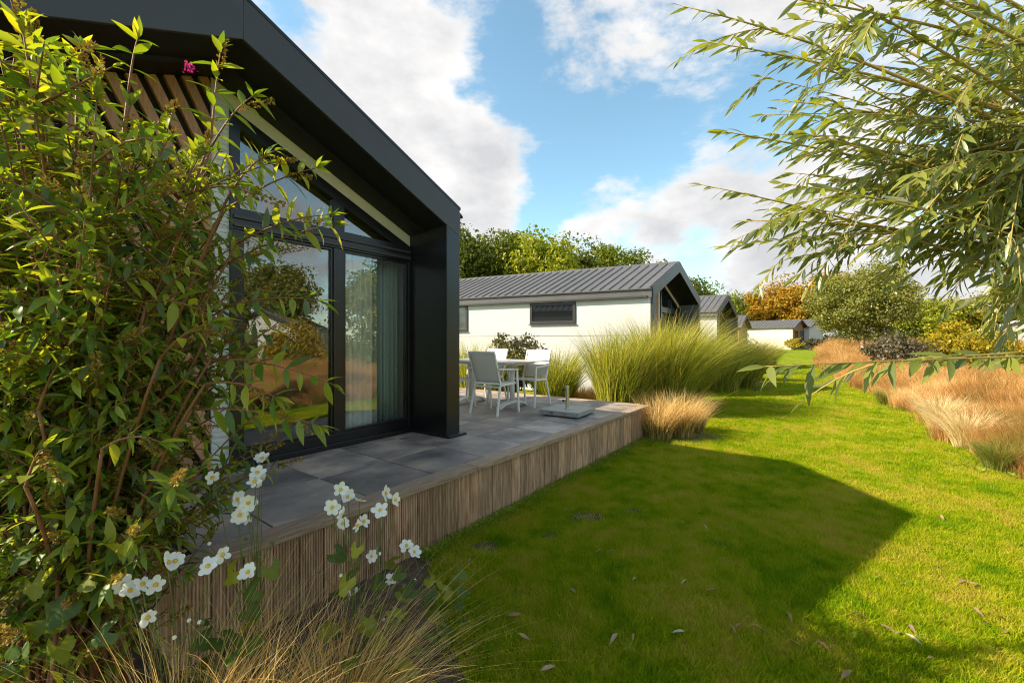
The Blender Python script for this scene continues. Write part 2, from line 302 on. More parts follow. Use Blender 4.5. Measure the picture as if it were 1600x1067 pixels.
# ------------------------------------------------------------------ terrain and lawn
def th(x, y):
    r = math.hypot(x, y); k = min(1, max(0, (r-20)/32)); return .60*k*k*(3-2*k)
def ground():
    rad = [0]+[.6*1.16**i for i in range(54)]; n = 96; v = [(0, 0, 0)]; f = []
    for r in rad[1:]:
        for k in range(n):
            a = 2*math.pi*k/n; x, y = r*math.cos(a), r*math.sin(a); v.append((x, y, th(x, y)))
    for k in range(n): f.append((0, 1+k, 1+(k+1) % n))
    for i in range(len(rad)-2):
        for k in range(n): a = 1+i*n; f.append((a+k, a+n+k, a+n+(k+1) % n, a+(k+1) % n))
    mb = MB(); mb.add(v, f); o = mb.build('ground', M['lawn'], smooth=True); tag(o, 'sunlit mown green lawn running between the houses and the dry meadow', 'lawn', kind='structure')
ground()
EDGE = [(3.9, -6), (4.1, -2), (4.4, 1.5), (4.95, 3.2), (5.68, 4.71), (6.91, 6.52), (8.1, 8.3), (9.59, 10.55), (11.5, 14), (13.87, 17.95), (18, 25), (23.7, 32.5), (30, 41), (36, 52)]
def edge_x(y):
    return float(np.interp(y, [p[1] for p in EDGE], [p[0] for p in EDGE]))+.13*math.sin(1.7*y)+.07*math.sin(4.3*y+1)
mb = MB(); offs = [0, .4, 1.2, 3, 6, 12, 24, 45]
FINE = [(0, -6+.35*i) for i in range(70)]+[(0, 18.5+1.5*i) for i in range(23)]
for (x, y) in FINE:
    x = edge_x(y)
    for k, o in enumerate(offs): xx = x+o; mb.v.append((xx, y, th(xx, y)+.006+.012*(y > 15)))
for i in range(len(FINE)-1):
    for k in range(len(offs)-1): a = i*len(offs)+k; mb.f.append((a, a+1, a+1+len(offs), a+len(offs)))
tag(mb.build('meadow_ground', M['dry']), 'dry brown earth under the tan meadow grasses', 'ground', kind='structure')

D1 = Vector((.60224, .79832, 0)); D2 = Vector((-.79832, .60224, 0)); HA = math.atan2(D1.y, D1.x)
def stw(s, t, z=0): return D1*s+D2*t+Vector((0, 0, z))
def to_st(x, y): return (x*D1.x+y*D1.y, x*D2.x+y*D2.y)
def bed(name, pts, label):
    mb = MB(); n = len(pts); c = (sum(p[0] for p in pts)/n, sum(p[1] for p in pts)/n)
    mb.v = [(c[0], c[1], th(*c)+.03)]+[(p[0], p[1], th(*p)+.006) for p in pts]
    mb.f = [(0, 1+i, 1+(i+1) % n) for i in range(n)]
    tag(mb.build(name, M['soil'], smooth=True), label, 'soil', kind='structure')
bed('planting_bed', [(-.55, 3.25), (-.48, 2.75), (-.36, 2.3), (-.2, 1.9), (-.1, 1.4), (-.2, .7), (-1.2, .3), (-3.2, .3), (-4, 1.6), (-3.2, 3), (-1.9, 3.0)], 'dark soil bed with flowers in front of the terrace edge')
def blobbed(cx, cy, a, b, rot=0, n=18):
    return [(cx+math.cos(rot)*a*math.cos(2*math.pi*k/n)*(1+.12*math.sin(5*k))-math.sin(rot)*b*math.sin(2*math.pi*k/n), cy+math.sin(rot)*a*math.cos(2*math.pi*k/n)+math.cos(rot)*b*math.sin(2*math.pi*k/n)*(1+.1*math.sin(7*k))) for k in range(n)]
bed('planting_bed', blobbed(2.75, 6.75, .85, .42, .3), 'dark soil bed under tan feather grass at the terrace corner')
bed('planting_bed', blobbed(3.4, 9.4, 2.0, .8, .5), 'soil bed under the tallest silver grasses')
bed('planting_bed', blobbed(8.3, 15.3, 2.6, 1.2, .95), 'soil bed under the far row of silver grasses')

# ------------------------------------------------------------------ chalets
U0, SL = 3.70, .44
def U(x): return U0-SL*abs(x)
def chalet(name, origin, ang, shear, L, detail, label, wins=(), z0=.5, base=0.0):
    root = empty(name, (origin[0], origin[1], base), ang); tag(root, label, 'house')
    W = lambda p: (p[0]+shear*p[1], p[1], p[2])
    mk = lambda: MB(W)
    HW, FR = 2.2, -.62                           # half width, front of overhang
    RT = .31
    for sx in (-1, 1):
        r = mk(); r.prism([(0, FR+.03, U0+.025), (sx*(HW+.04), FR+.03, U(HW+.04)+.025), (sx*(HW+.04), FR+.03, U(HW+.04)+RT-.03), (0, FR+.03, U0+RT-.03)], (0, L-FR-.03, 0))
        ro = r.build('roof', M['roof'], root)
        # standing ribs: one sheet each
        if (sx < 0 and detail != 'near') or (sx > 0 and detail == 'near') or detail == 'mid':
            pw = .27; n = int((L-FR)/pw); me = None
            for i in range(n):
                y = FR+.04+i*pw
                if me is None:
                    p = mk(); zz = lambda x, h: U(x)+RT-.028+h
                    prof = [(0, 0), (.025, .035), (.06, .035), (.085, 0), (.268, 0)]
                    e = sx*(HW+.09)
                    a = [(0, q, zz(0, h)+.012) for q, h in prof]; b = [(e, q, zz(e, h)+.012) for q, h in prof]
                    p.add(a+b+[(e, 0, zz(e, 0)-.01), (e, .268, zz(e, 0)-.01)], [(k, k+1, 6+k, 5+k) if sx > 0 else (k+1, k, 5+k, 6+k) for k in range(4)]+[(5, 6, 7, 8, 9, 11, 10)])
                    me = p.mesh('roof_panel')
                link('roof_panel', me, M['roof'], ro, (shear*y, y, 0))
        f = mk(); f.prism([(0, FR, U0), (sx*(HW), FR, U(HW)), (sx*HW, FR, U(HW)+RT+.012), (0, FR, U0+RT+.012)], (0, .028, 0))
        fo = f.build('fascia', M['anthracite'], root, bevel=.004)
        if detail == 'near':
            f = mk(); f.prism([(sx*.002, FR-.004, U0+RT+.02), (sx*(HW+.01), FR-.004, U(HW)+RT+.016), (sx*(HW+.01), FR-.004, U(HW)+RT-.012), (sx*.002, FR-.004, U0+RT-.008)], (0, .05, 0)); f.build('drip_edge', M['black'], fo)
        s = mk(); s.prism([(0, FR+.03, U0+.02), (sx*2.0, FR+.03, U(2.0)+.02), (sx*2.0, FR+.03, U(2.0)-.0), (0, FR+.03, U0-.0)], (0, -FR-.03, 0)); s.build('soffit', M['soffit'], root)
        if detail == 'near':
            s = mk(); s.prism([(0, -.24, U0), (sx*2.0, -.24, U(2.0)), (sx*2.0, -.24, U(2.0)-.035), (0, -.24, U0-.035)], (0, .235, 0)); s.build('soffit_batten', M['soffit'], root)
        c = mk(); a, b = sorted((sx*2.0, sx*HW)); c.prism([(a, FR+.002, z0), (b, FR+.002, z0), (b, FR+.002, U(b)+.01), (a, FR+.002, U(a)+.01)], (0, -FR, 0)); c.build('side_fin', M['black'] if detail == 'near' else M['anthracite'], root, bevel=.006)
        if detail == 'near':
            c = mk(); c.box(a-.03, b+.05, FR-.06, .02, z0+.002, z0+.028); c.build('base_flashing', M['black'], root, bevel=.004)
        w = mk(); x0, x1 = sorted((sx*2.06, sx*2.14)); ys = .03 if detail == 'near' else FR+.07; (x0, x1) = (x0, x1) if detail == 'near' else sorted((sx*2.06, sx*2.215)); w.prism([(x0, ys, .05), (x1, ys, .05), (x1, ys, U(x1)+.02), (x0, ys, U(x0)+.02)], (0, L-.02-ys, 0)); wo = w.build('side_wall', M['white'], root)
        if sx < 0 and detail != 'near':
            for z in (1.72, 2.78):
                q = mk(); q.box(x0-.004, x0, FR+.08, L-.1, z-.008, z+.008); q.build('panel_joint', M['seam'], wo)
            g = mk(); g.box(-HW-.14, -HW-.045, FR+.12, L-.1, U(HW)-.0, U(HW)+.05); g.build('gutter', M['anthracite'], root)
            for (k0, k1, za, zb, mull) in wins:
                fr = mk(); X = x0
                fr.box(X-.03, X+.02, k0, k1, zb-.08, zb); fr.box(X-.03, X+.02, k0, k1, za, za+.08)
                fr.box(X-.03, X+.02, k0, k0+.08, za+.08, zb-.08); fr.box(X-.03, X+.02, k1-.08, k1, za+.08, zb-.08)
                if mull: fr.box(X-.03, X+.02, (k0+k1)/2-.05, (k0+k1)/2+.05, za+.08, zb-.08)
                fo2 = fr.build('window', M['frame'], root, bevel=.004)
                if mull:
                    for y0, y1 in ((k0+.08, (k0+k1)/2-.05), ((k0+k1)/2+.05, k1-.08)): p = mk(); p.box(X-.008, X-.002, y0, y1, za+.08, zb-.08); p.build('pane', M['darkglass'], fo2)
                else: p = mk(); p.box(X-.008, X-.002, k0+.08, k1-.08, za+.08, zb-.08); p.build('pane', M['darkglass'], fo2)
                p = mk(); p.box(X-.055, X-.028, k0-.02, k1+.02, za-.03, za-.002); p.build('sill', M['frame'], fo2)
    # gutter with end box on the right eave
    g = mk(); g.prism([(HW+.005, -.42, 2.90), (HW+.085, -.42, 2.90), (HW+.12, -.42, 2.985), (HW+.12, -.42, 3.0), (HW+.005, -.42, 3.0)], (0, L, 0)); g.build('gutter', M['black'], root, bevel=.003)
    rc = mk(); rc.prism([(-.13, FR+.032, U0+RT-.075), (0, FR+.032, U0+RT+.03), (.13, FR+.032, U0+RT-.075), (0, FR+.032, U0+RT+.0)], (0, L-FR-.05, 0)); rc.build('ridge_cap', M['roof'], root)
    pl = mk(); pl.box(-2.1, 2.1, .05, L-.1, 0, z0-.003); pl.build('plinth', M['backing'], root)
    bw = mk(); bw.prism([(-2.05, L-.12, .3), (2.05, L-.12, .3), (2.05, L-.12, U(2.05)), (0, L-.12, U0), (-2.05, L-.12, U(2.05))], (0, .08, 0)); bw.build('rear_wall', M['white'], root)
    # ---- gable wall
    G0, G1 = .126, 1.998
    b = mk(); b.prism([(-2.0, .03, z0), (.01, .03, z0), (.01, .03, U(.01)), (0, .03, U0), (-2.0, .03, U(2.0))], (0, .06, 0)); b.build('backing_wall', M['backing'], root)
    w = mk(); w.prism([(.0, .0, z0), (G0, .0, z0), (G0, .0, U(G0)), (.0, .0, U(0))], (0, .03, 0)); wp = w.build('white_panel', M['white'], root)
    if detail == 'near':
        z = z0+.05
        while z < 3.6: q = mk(); q.box(.003, G0-.003, -.006, -.0005, z, z+.030); q.build('cladding_strip', M['white'], wp, bevel=.003); z += .045
    w = mk(); w.prism([(G0, .0, U(G0)-.17), (2.0, .0, U(2.0)-.17), (2.0, .0, U(2.0)-.002), (G0, .0, U(G0)-.002)], (0, .03, 0)); w.build('verge_trim', M['cream'], root)
    if detail == 'near':
        th_ = R(-64); dx, dz = math.cos(th_), math.sin(th_); wd = .068; pitch = .118
        nx, nz = -dz, dx                          # across the slat
        poly = [(-1.99, z0+.02), (-.004, z0+.02), (-.004, U(.0)-.04), (-1.99, U(1.99)-.04)]
        def clip(poly, n, c):
            o = []
            for i in range(len(poly)):
                p, q = poly[i], poly[(i+1) % len(poly)]; a = p[0]*n[0]+p[1]*n[1]-c; bb = q[0]*n[0]+q[1]*n[1]-c
                if a >= 0: o.append(p)
                if a*bb < 0: k = a/(a-bb); o.append((p[0]+(q[0]-p[0])*k, p[1]+(q[1]-p[1])*k))
            return o
        cs = [p[0]*nx+p[1]*nz for p in poly]; c = min(cs)
        while c < max(cs):
            pg = clip(clip(poly, (nx, nz), c), (-nx, -nz), -(c+wd))
            if len(pg) >= 3:
                s = mk(); yo = random.uniform(-.003, .003); s.prism([(p[0], -.012+yo, p[1]) for p in pg], (0, .041-yo, 0)); s.build('slat', M['slat'], root, bevel=.003)
            c += pitch
    else:
        n = 9
        for i in range(n):
            x0 = -2.0+i*2.0/n; x1 = x0+2.0/n-.012
            s = mk(); s.prism([(x0, .0, z0), (x1, .0, z0), (x1, .0, U(x1)-.01), (x0, .0, U(x0)-.01)], (0, .028, 0)); s.build('timber_board', M['timber'], root)
    # glazing: sliding door below, sloped window above
    gm = M['glass'] if detail == 'near' else M['darkglass']; fm = M['black']
    T0, T1 = 2.48, 2.66; ML, MR = 1.03, 1.145; zb = z0+.13
    f = mk(); f.box(G0, G0+.085, -.03, .07, z0, T0); f.box(G1-.04, G1, -.03, .07, z0, T0); f.box(G0, G1, -.032, .072, T0, T1)
    f.box(G0+.085, G1-.04, -.03, .07, z0+.004, zb); f.box(ML, MR, -.028, .068, zb, T0)
    d = f.build('sliding_door', fm, root, bevel=.004)
    if detail == 'near':
        f = mk(); f.box(G0-.02, G1, -.085, -.031, z0+.004, z0+.05); f.build('threshold', fm, d, bevel=.004)
        f = mk(); f.box(G0+.02, G1-.02, -.05, -.033, T0+.02, T0+.055); f.box(G0+.02, G1-.02, -.05, -.033, T0+.09, T0+.12); f.build('track', M['anthracite'], d, bevel=.003)
        for a, bb in ((G0+.085, ML), (MR, G1-.04)):
            f = mk(); f.box(a, a+.022, -.012, .045, zb, T0); f.box(bb-.022, bb, -.012, .045, zb, T0); f.box(a+.022, bb-.022, -.012, .045, T0-.025, T0); f.box(a+.022, bb-.022, -.012, .045, zb, zb+.03); f.build('leaf_frame', fm, d, bevel=.002)
    for a, bb in ((G0+.085, ML), (MR, G1-.04)):
        p = mk(); p.box(a+.02, bb-.02, .012, .018, zb+.02, T0-.02); p.build('pane', gm, d)
    f = mk(); k0 = .285
    f.prism([(G0, -.03, U(G0)-k0), (G1, -.03, U(G1)-k0), (G1, -.03, U(G1)-.171), (G0, -.03, U(G0)-.171)], (0, .1, 0))
    f.prism([(G0, -.029, T1), (G0+.07, -.029, T1), (G0+.07, -.029, U(G0+.07)-k0), (G0, -.029, U(G0)-k0)], (0, .098, 0))
    f.prism([(ML, -.028, T1), (MR, -.028, T1), (MR, -.028, U(MR)-k0), (ML, -.028, U(ML)-k0)], (0, .096, 0))
    d2 = f.build('gable_window', fm, root)
    xt = (U0-k0-T1)/SL
    p = mk(); p.prism([(G0+.07, .012, T1), (ML, .012, T1), (ML, .012, U(ML)-k0), (G0+.07, .012, U(G0+.07)-k0)], (0, .006, 0)); p.build('pane', gm, d2)
    p = mk(); p.prism([(MR, .012, T1), (xt, .012, T1), (MR, .012, U(MR)-k0)], (0, .006, 0)); p.build('pane', gm, d2)
    if detail == 'near':
        q = mk(); q.box(-2.04, 2.04, .1, 4.6, z0, z0+.01); q.build('interior_floor', M['floorin'], root)
        q = mk(); q.prism([(-2.04, 4.6, z0), (2.04, 4.6, z0), (2.04, 4.6, U(2.04)-.2), (0, 4.6, U0-.2), (-2.04, 4.6, U(2.04)-.2)], (0, .05, 0)); q.build('interior_wall', M['interior'], root)
        for sx in (-1, 1):
            q = mk(); q.prism([(0, .1, U0-.19), (sx*2.04, .1, U(2.04)-.19), (sx*2.04, .1, U(2.04)-.12), (0, .1, U0-.12)], (0, 4.5, 0)); ci = q.build('interior_ceiling', M['interior'], root)
            if sx > 0:
                for x in (.42, 1.30):
                    q = mk(); q.lathe([(.045, 0), (.045, .02), (.03, .02), (.028, .008)], 16, (0, 0, 0)); o = q.build('downlight', M['black'], ci, smooth=False, loc=(x, .26, U(x)-.215)); o.rotation_euler = (0, math.atan(SL), 0)
    return root
H1 = stw(1.25, 3.96)
house1 = chalet('chalet', (H1.x, H1.y), HA, 0, 8.6, 'near', 'black gabled chalet with tall glass doors and diagonal timber slats, terrace at its front')
g2 = Vector((.634, .773)); l2 = Vector((-.891, .453)); A2 = Vector((3.80, 11.4)); O2 = A2+g2*2.2+l2*.62
GA = math.atan2(g2.y, g2.x)
chalet('chalet', O2, GA, -.22, 9.4, 'far', 'white walled chalet with ribbed grey roof, next beyond the terrace table', wins=[(1.5-.0, 2.93, 2.08, 2.71, False), (5.15, 6.18, 1.90, 2.76, True)])
A3 = Vector((10.3, 21.1)); O3 = A3+g2*2.2+l2*.62
chalet('chalet', O3, GA, -.22, 8.0, 'far', 'white chalet with dark open gable, second beyond the terrace', base=.05)
# curtains hang inside
def curtain(name, x0, x1, y, mat, label, amp, waves):
    n = 120; mb = MB(); zs = (.53, 1.2, 2.0, 2.46)
    for z in zs:
        for i in range(n+1):
            k = i/n; mb.v.append((x0+(x1-x0)*k, y+amp*math.sin(k*waves*6.283)*(1-.3*(z-.5)/2)+.3*amp*math.sin(k*waves*2.3*6.283+1), z))
    for j in range(len(zs)-1):
        for i in range(n): a = j*(n+1)+i; mb.f.append((a, a+1, a+n+2, a+n+1))
    o = mb.build(name, mat, smooth=True); o.location = (H1.x, H1.y, 0); o.rotation_euler = (0, 0, HA)
    if mat == M['curtain']:
        so = o.modifiers.new('s', 'SOLIDIFY'); so.thickness = .004
    tag(o, label, 'curtain')
curtain('curtain', 1.60, 1.97, .20, M['curtain'], 'grey green pleated curtain gathered at the right side of glass door', .035, 5)
curtain('sheer_curtain', 1.17, 1.60, .17, M['sheer'], 'pale sheer curtain hanging behind the right glass door', .03, 5)

# ------------------------------------------------------------------ terrace
deck = empty('terrace', stw(3.7, 4.5)); deck.rotation_euler = (0, 0, HA); tag(deck, 'raised terrace of grey slabs edged with weathered vertical boards', 'terrace')
OX, OY = 3.7, 4.5                                # deck origin in s,t
S0, S1, TF, TB = .62, 6.92, 2.40, 8.3
def dk(mb, name, mat, parent=deck, **k): return mb.build(name, mat, parent, **k)
mb = MB(); mb.box(S0-OX+.05, S1-OX-.05, TF-OX+.05, TB-OX-.05, .02, .462); core = dk(mb, 'slab_bed', M['joint'])
tm = {}
s = S0+.12
while s < S1-.02:
    s2 = min(math.floor((s-1.705+1e-4)/.606+1)*.606+1.705, S1-.125)
    t = TF+.13; i = 0
    while t < TB-.02:
        t2 = min(t+.612, TB-.01)
        # terrace passes under the house front only up to its wall
        if not (s2 < 3.25 and t > 3.95):
            key = (round(s2-s, 3), round(t2-t, 3))
            if key not in tm: q = MB(); q.box(0, s2-s-.009, 0, t2-t-.009, .463, .4995); tm[key] = q.mesh('paving_slab')
            o = link('paving_slab', tm[key], M['tile'], deck, (s-OX, t-OY, random.uniform(-.0015, .0015)))
            b = o.modifiers.new('b', 'BEVEL'); b.width = .003; b.segments = 1
        t = t2
    s = s2
    if s2 >= S1-.13: break
# cap boards front and far end
caps = [(S0, 2.66), (2.664, 4.9), (4.904, S1)]
for a, b in caps:
    q = MB(); q.box(a-OX, b-OX, TF-.03-OX, TF+.124-OX, .458, .502); dk(q, 'cap_board', M['cap'], bevel=.006)
for a, b in ((TF+.128, 4.6), (4.604, 6.6), (6.604, TB)):
    q = MB(); q.box(S1-.12-OX, S1+.03-OX, a-OY, b-OY, .458, .502); dk(q, 'cap_board', M['cap'], bevel=.006)
# fix: cap boards along the front use the t origin
for o in [c for c in deck.children if c.name.startswith('cap_board')][:3]:
    for v in o.data.vertices: v.co.y += OX-OY
core.location = (0, OX-OY, 0)
gm_, pm_ = None, None
def plank(grooved):
    w = .138; d = .028; mb = MB(); prof = []
    if grooved:
        n = 9; p = w/n
        for i in range(n): prof += [(i*p+.0015, 0), (i*p+p*.58, 0), (i*p+p*.68, .007), (i*p+p*.95, .007)]
    else: prof = [(.003, 0), (.05, .0008), (.09, -.0006), (w-.003, 0)]
    prof = [(0, .012)]+prof+[(w, .012)]
    n = len(prof); b = [(x, y, -.03) for x, y in prof]; t = [(x, y, .457) for x, y in prof]
    mb.add(b+t+[(0, d, -.03), (w, d, -.03), (0, d, .457), (w, d, .457)], [(i, i+1, n+i+1, n+i) for i in range(n-1)]+[(2*n, 0, n, 2*n+2), (n-1, 2*n+1, 2*n+3, 2*n-1)])
    return mb.mesh('edge_board')
gm_, pm_ = plank(True), plank(False)
s = S0
while s < S1-.1:
    o = link('edge_board', gm_ if s < 2.75 else pm_, M['board'], deck, (s-OX, TF-OY+random.uniform(-.003, .004)+(.004 if s > 2.75 else 0), random.uniform(-.004, 0)))
    o.rotation_euler = (0, 0, random.uniform(-.006, .006)); s += .1425
t = TF+.02
while t < TB-.1:
    link('edge_board', pm_, M['board'], deck, (S1+.012-OX, t-OY, 0), (0, 0, R(90))); t += .1405
t = TF+.03
while t < 3.9:
    link('edge_board', gm_, M['board'], deck, (S0-.002-OX, t+.138-OY, 0), (0, 0, R(-90))); t += .1405

# ------------------------------------------------------------------ table, chairs, parasol base
DZ = .5
table = empty('dining_table', stw(5.40, 4.52, DZ), HA); tag(table, 'rectangular terrace table with thin grey top and two white pedestals', 'table')
q = MB(); q.box(-.53, .53, -.84, .84, .725, .74); q.build('tabletop', M['tabletop'], table, bevel=.003)
q = MB(); q.box(-.40, .40, -.62, .62, .69, .7245); q.build('apron', M['alu'], table, bevel=.004)
for y in (-.45, .45):
    q = MB(); q.tube([(0, y, .06), (0, y, .69)], .04, 14); p = q.build('pedestal', M['alu'], table, smooth=True)
    q = MB()
    pts = [(.36*k/8, y, .018+.075*(1-(k/8)**2)) for k in range(-8, 9)]
    for a, b in zip(pts, pts[1:]): q.beam(a, b, .085, .034)
    q.build('foot', M['alu'], p)
def make_chair():
    r = empty('garden_chair')                    # faces +x, origin at floor centre
    w = .26
    for sy in (-1, 1):
        q = MB(); q.beam((.20, sy*w, .62), (.245, sy*w, 0), .022, .034, (1, 0, 0)); q.build('leg', M['alu'], r, bevel=.004)
        q = MB(); q.beam((-.17, sy*(w-.035), .44), (-.275, sy*(w-.01), 0), .022, .034, (1, 0, 0)); q.build('leg', M['alu'], r, bevel=.004)
        q = MB(); q.beam((-.255, sy*w, .66), (.225, sy*w, .635), .036, .020); q.build('armrest', M['alu'], r, bevel=.004)
        q = MB(); q.beam((-.155, sy*(w-.035), .40), (-.32, sy*(w-.03), .90), .022, .03, (1, 0, 0)); q.build('back_post', M['alu'], r, bevel=.004)
    q = MB()
    for sy in (-1, 1): q.beam((-.19, sy*(w-.03), .425), (.22, sy*(w-.03), .44), .026, .03)
    q.beam((.215, -w+.02, .44), (.215, w-.02, .44), .026, .026); q.beam((-.18, -w+.02, .40), (-.18, w-.02, .40), .024, .024); q.build('seat_frame', M['alu'], r, bevel=.003)
    q = MB(); q.beam((-.321, -w+.02, .897), (-.321, w-.02, .897), .022, .028); q.build('top_rail', M['alu'], r, bevel=.004)
    def sling(a, b, sag):
        mb = MB(); n = 8; m = 5
        for i in range(n+1):
            k = i/n; p = Vector(a).lerp(Vector(b), k)
            for j in range(m+1):
                y = -(w-.042)+2*(w-.042)*j/m; g = sag*math.sin(math.pi*k)*(1-(2*j/m-1)**2)
                mb.v.append((p.x-(g if abs(b[2]-a[2]) > .2 else 0), y, p.z-(0 if abs(b[2]-a[2]) > .2 else g)))
        for i in range(n):
            for j in range(m): c = i*(m+1)+j; mb.f.append((c, c+1, c+m+2, c+m+1))
        return mb
    for nm, mbb in (('seat', sling((-.17, 0, .435), (.205, 0, .45), .014)), ('backrest', sling((-.168, 0, .46), (-.322, 0, .893), .02))):
        o = mbb.build(nm, M['sling'], r, smooth=True); so = o.modifiers.new('s', 'SOLIDIFY'); so.thickness = .006; so.offset = 0
    return r
def copy_tree(o, parent=None):
    c = o.copy(); col.objects.link(c); c.parent = parent
    for ch in list(o.children): copy_tree(ch, c)
    return c
ch0 = make_chair()
for i, (s, t, a, lab) in enumerate([(4.83, 3.96, 2, 'shaded white sling garden chair standing clear of the black column'),
                                    (4.86, 4.86, -3, 'white garden chair half hidden behind the black column'),
                                    (5.74, 3.98, 182, 'sunlit white garden chair facing the shaded one, at the table end by the parasol base'),
                                    (5.76, 4.92, 178, 'sunlit white garden chair behind the table, in front of dark leafy shrub')]):
    c = ch0 if i == 0 else copy_tree(ch0)
    c.location = stw(s, t, DZ); c.rotation_euler = (0, 0, HA+R(a)); tag(c, lab, 'chair', 'white chairs round the terrace table')
pb = empty('parasol_base', stw(5.36, 3.04, DZ), HA+R(4)); tag(pb, 'square grey granite parasol base with empty steel tube', 'parasol base')
q = MB(); q.box(-.30, .30, -.30, .30, .018, .085); q.build('granite_slab', M['granite'], pb, bevel=.006)
q = MB(); q.tube([(0, 0, .085), (0, 0, .40)], .027, 18); q.tube([(0, 0, .385), (0, 0, .41)], .031, 18); tb = q.build('tube', M['steel'], pb)
q = MB(); q.lathe([(.07, .085), (.07, .092), (.03, .094)], 20); q.build('tube_flange', M['steel'], pb)
for z in (.19, .35):
    q = MB(); q.tube([(0, .025, z), (0, .055, z)], .007, 8); q.tube([(0, .055, z), (0, .075, z)], .017, 10); q.build('clamp_knob', M['blackplastic'], tb)
for y in (-.1, .1):
    q = MB(); q.box(-.304, -.29, y-.03, y+.03, .035, .07); q.build('grip', M['steel'], pb)
for x, y in ((-.22, -.22), (.22, -.22), (-.22, .22), (.22, .22)):
    q = MB(); q.lathe([(.03, 0), (.03, .018)], 12, (x, y, 0)); q.build('foot', M['blackplastic'], pb)

# ------------------------------------------------------------------ far cabins
def cabin(name, o, ang, w, L, ze, zr, wallm, gablem, label, base, openings=(), side=-1, rib=.3):
    root = empty(name, (o[0], o[1], base), ang); tag(root, label, 'house'); hw = w/2     # local: gable at y=0 facing -y, ridge along +y
    q = MB(); q.box(-hw, -hw+.08, .05, L, -.3, ze); q.build('side_wall', wallm, root)
    q = MB(); q.box(hw-.08, hw, .05, L, -.3, ze); q.build('side_wall', wallm, root)
    q = MB(); q.prism([(-hw, 0, -.3), (hw, 0, -.3), (hw, 0, ze), (0, 0, zr-.12), (-hw, 0, ze)], (0, .05, 0)); q.build('gable_wall', gablem, root)
    q = MB(); q.prism([(-hw, L, -.3), (hw, L, -.3), (hw, L, ze), (0, L, zr-.12), (-hw, L, ze)], (0, .05, 0)); q.build('rear_wall', wallm, root)
    sl = (zr-ze)/(hw+.25)
    for sx in (-1, 1):
        e = hw+.25; q = MB(); q.prism([(0, -.3, zr-.09), (sx*e, -.3, ze-.09), (sx*e, -.3, ze), (0, -.3, zr)], (0, L+.6, 0)); ro = q.build('roof', M['roof'], root)
        q = MB(); q.prism([(0, -.33, zr-.16), (sx*(e+.02), -.33, ze-.16), (sx*(e+.02), -.33, ze+.02), (0, -.33, zr+.02)], (0, .028, 0)); q.build('fascia', M['anthracite'], root)
        if sx == side:
            n = int((L+.6)/rib); q = MB(); q.prism([(0, 0, zr), (sx*e, 0, ze), (sx*e, 0, ze+.035), (0, 0, zr+.035)], (0, .045, 0)); me = q.mesh('roof_rib')
            for i in range(n): link('roof_rib', me, M['roof'], ro, (0, -.28+i*rib, 0))
    for (face, a, b, za, zb, k) in openings:
        f = MB(); p = MB(); t = .07
        def bx(m, u0, u1, z0, z1, d0, d1):
            if face == 'g': m.box(u0, u1, -d1, -d0, z0, z1)
            elif face == 'r': m.box(hw+d0, hw+d1, u0, u1, z0, z1)
            else: m.box(-hw-d1, -hw-d0, u0, u1, z0, z1)
        bx(f, a, b, zb-t, zb, 0, .04); bx(f, a, b, za, za+t, 0, .04); bx(f, a, a+t, za+t, zb-t, 0, .04); bx(f, b-t, b, za+t, zb-t, 0, .04)
        if k: bx(f, a+t, b-t, za+(zb-za)*.5, za+(zb-za)*.5+.05, 0, .038)
        bx(p, a+t, b-t, za+t, zb-t, .004, .012)
        fo = f.build('glazed_door' if za < .3 else 'window', M['frame'], root); p.build('pane', M['darkglass'], fo)
    return root
cabin('timber_gabled_house', (21.3, 38.9), R(50), 3.6, 6, 2.35, 3.45, M['timber'], M['timber'], 'brown timber gabled house between the dark open gable chalet and the cream house', th(22, 38.5))
# cream house with gabled porch
ca = R(33)
hb = cabin('cream_house', (34.4, 50.6), R(40), 4.4, 9.2, 2.55, 3.5, M['cream'], M['timber'], 'cream walled house with brown timber porch gable and glazed doors', th(33, 50)+.08,
      [('g', -1.55, -.45, .05, 2.15, True), ('g', .25, 1.75, .05, 2.2, True)], side=-1, rib=.35)
cabin('white_house', (37.9, 52.6), R(36), 4.4, 5, 2.7, 3.75, M['white'], M['white'], 'white ended house with grey roof just behind the timber porch', th(36, 52), [('g', -1.2, -.2, .1, 1.2, False)], side=-1, rib=.35)
cabin('white_house', (47.5, 66), R(36), 5, 8, 2.6, 3.9, M['white'], M['white'], 'small distant white house half hidden by the round headed willow', th(47, 65), [('g', -1.6, -.6, .1, 2.1, False), ('g', .4, 1.5, .8, 2.1, False)], side=-1, rib=.5)
cabin('tan_house', (48.5, 40), R(-50), 5.4, 6, 2.1, 3.1, M['timber'], M['interior'], 'tan gabled house with white verge boards behind the yellow shrubs', th(48, 40), [('g', -1.5, -.4, .1, 1.9, False)], side=-1, rib=.5)
th_house = [o for o in bpy.data.objects if o.name.startswith('tan_house')][0]
for c in th_house.children:
    if c.name.startswith('fascia'): c.data.materials.clear(); c.data.materials.append(M['white'])
cabin('white_house', (31, -5.0), R(-82), 5, 9, 2.7, 4.0, M['white'], M['white'], 'white house across the meadow, seen reflected in the glass doors', 0, [('g', -1.6, -.3, .1, 2.1, True), ('g', .3, 1.7, .1, 2.1, True)], side=-1, rib=.5)

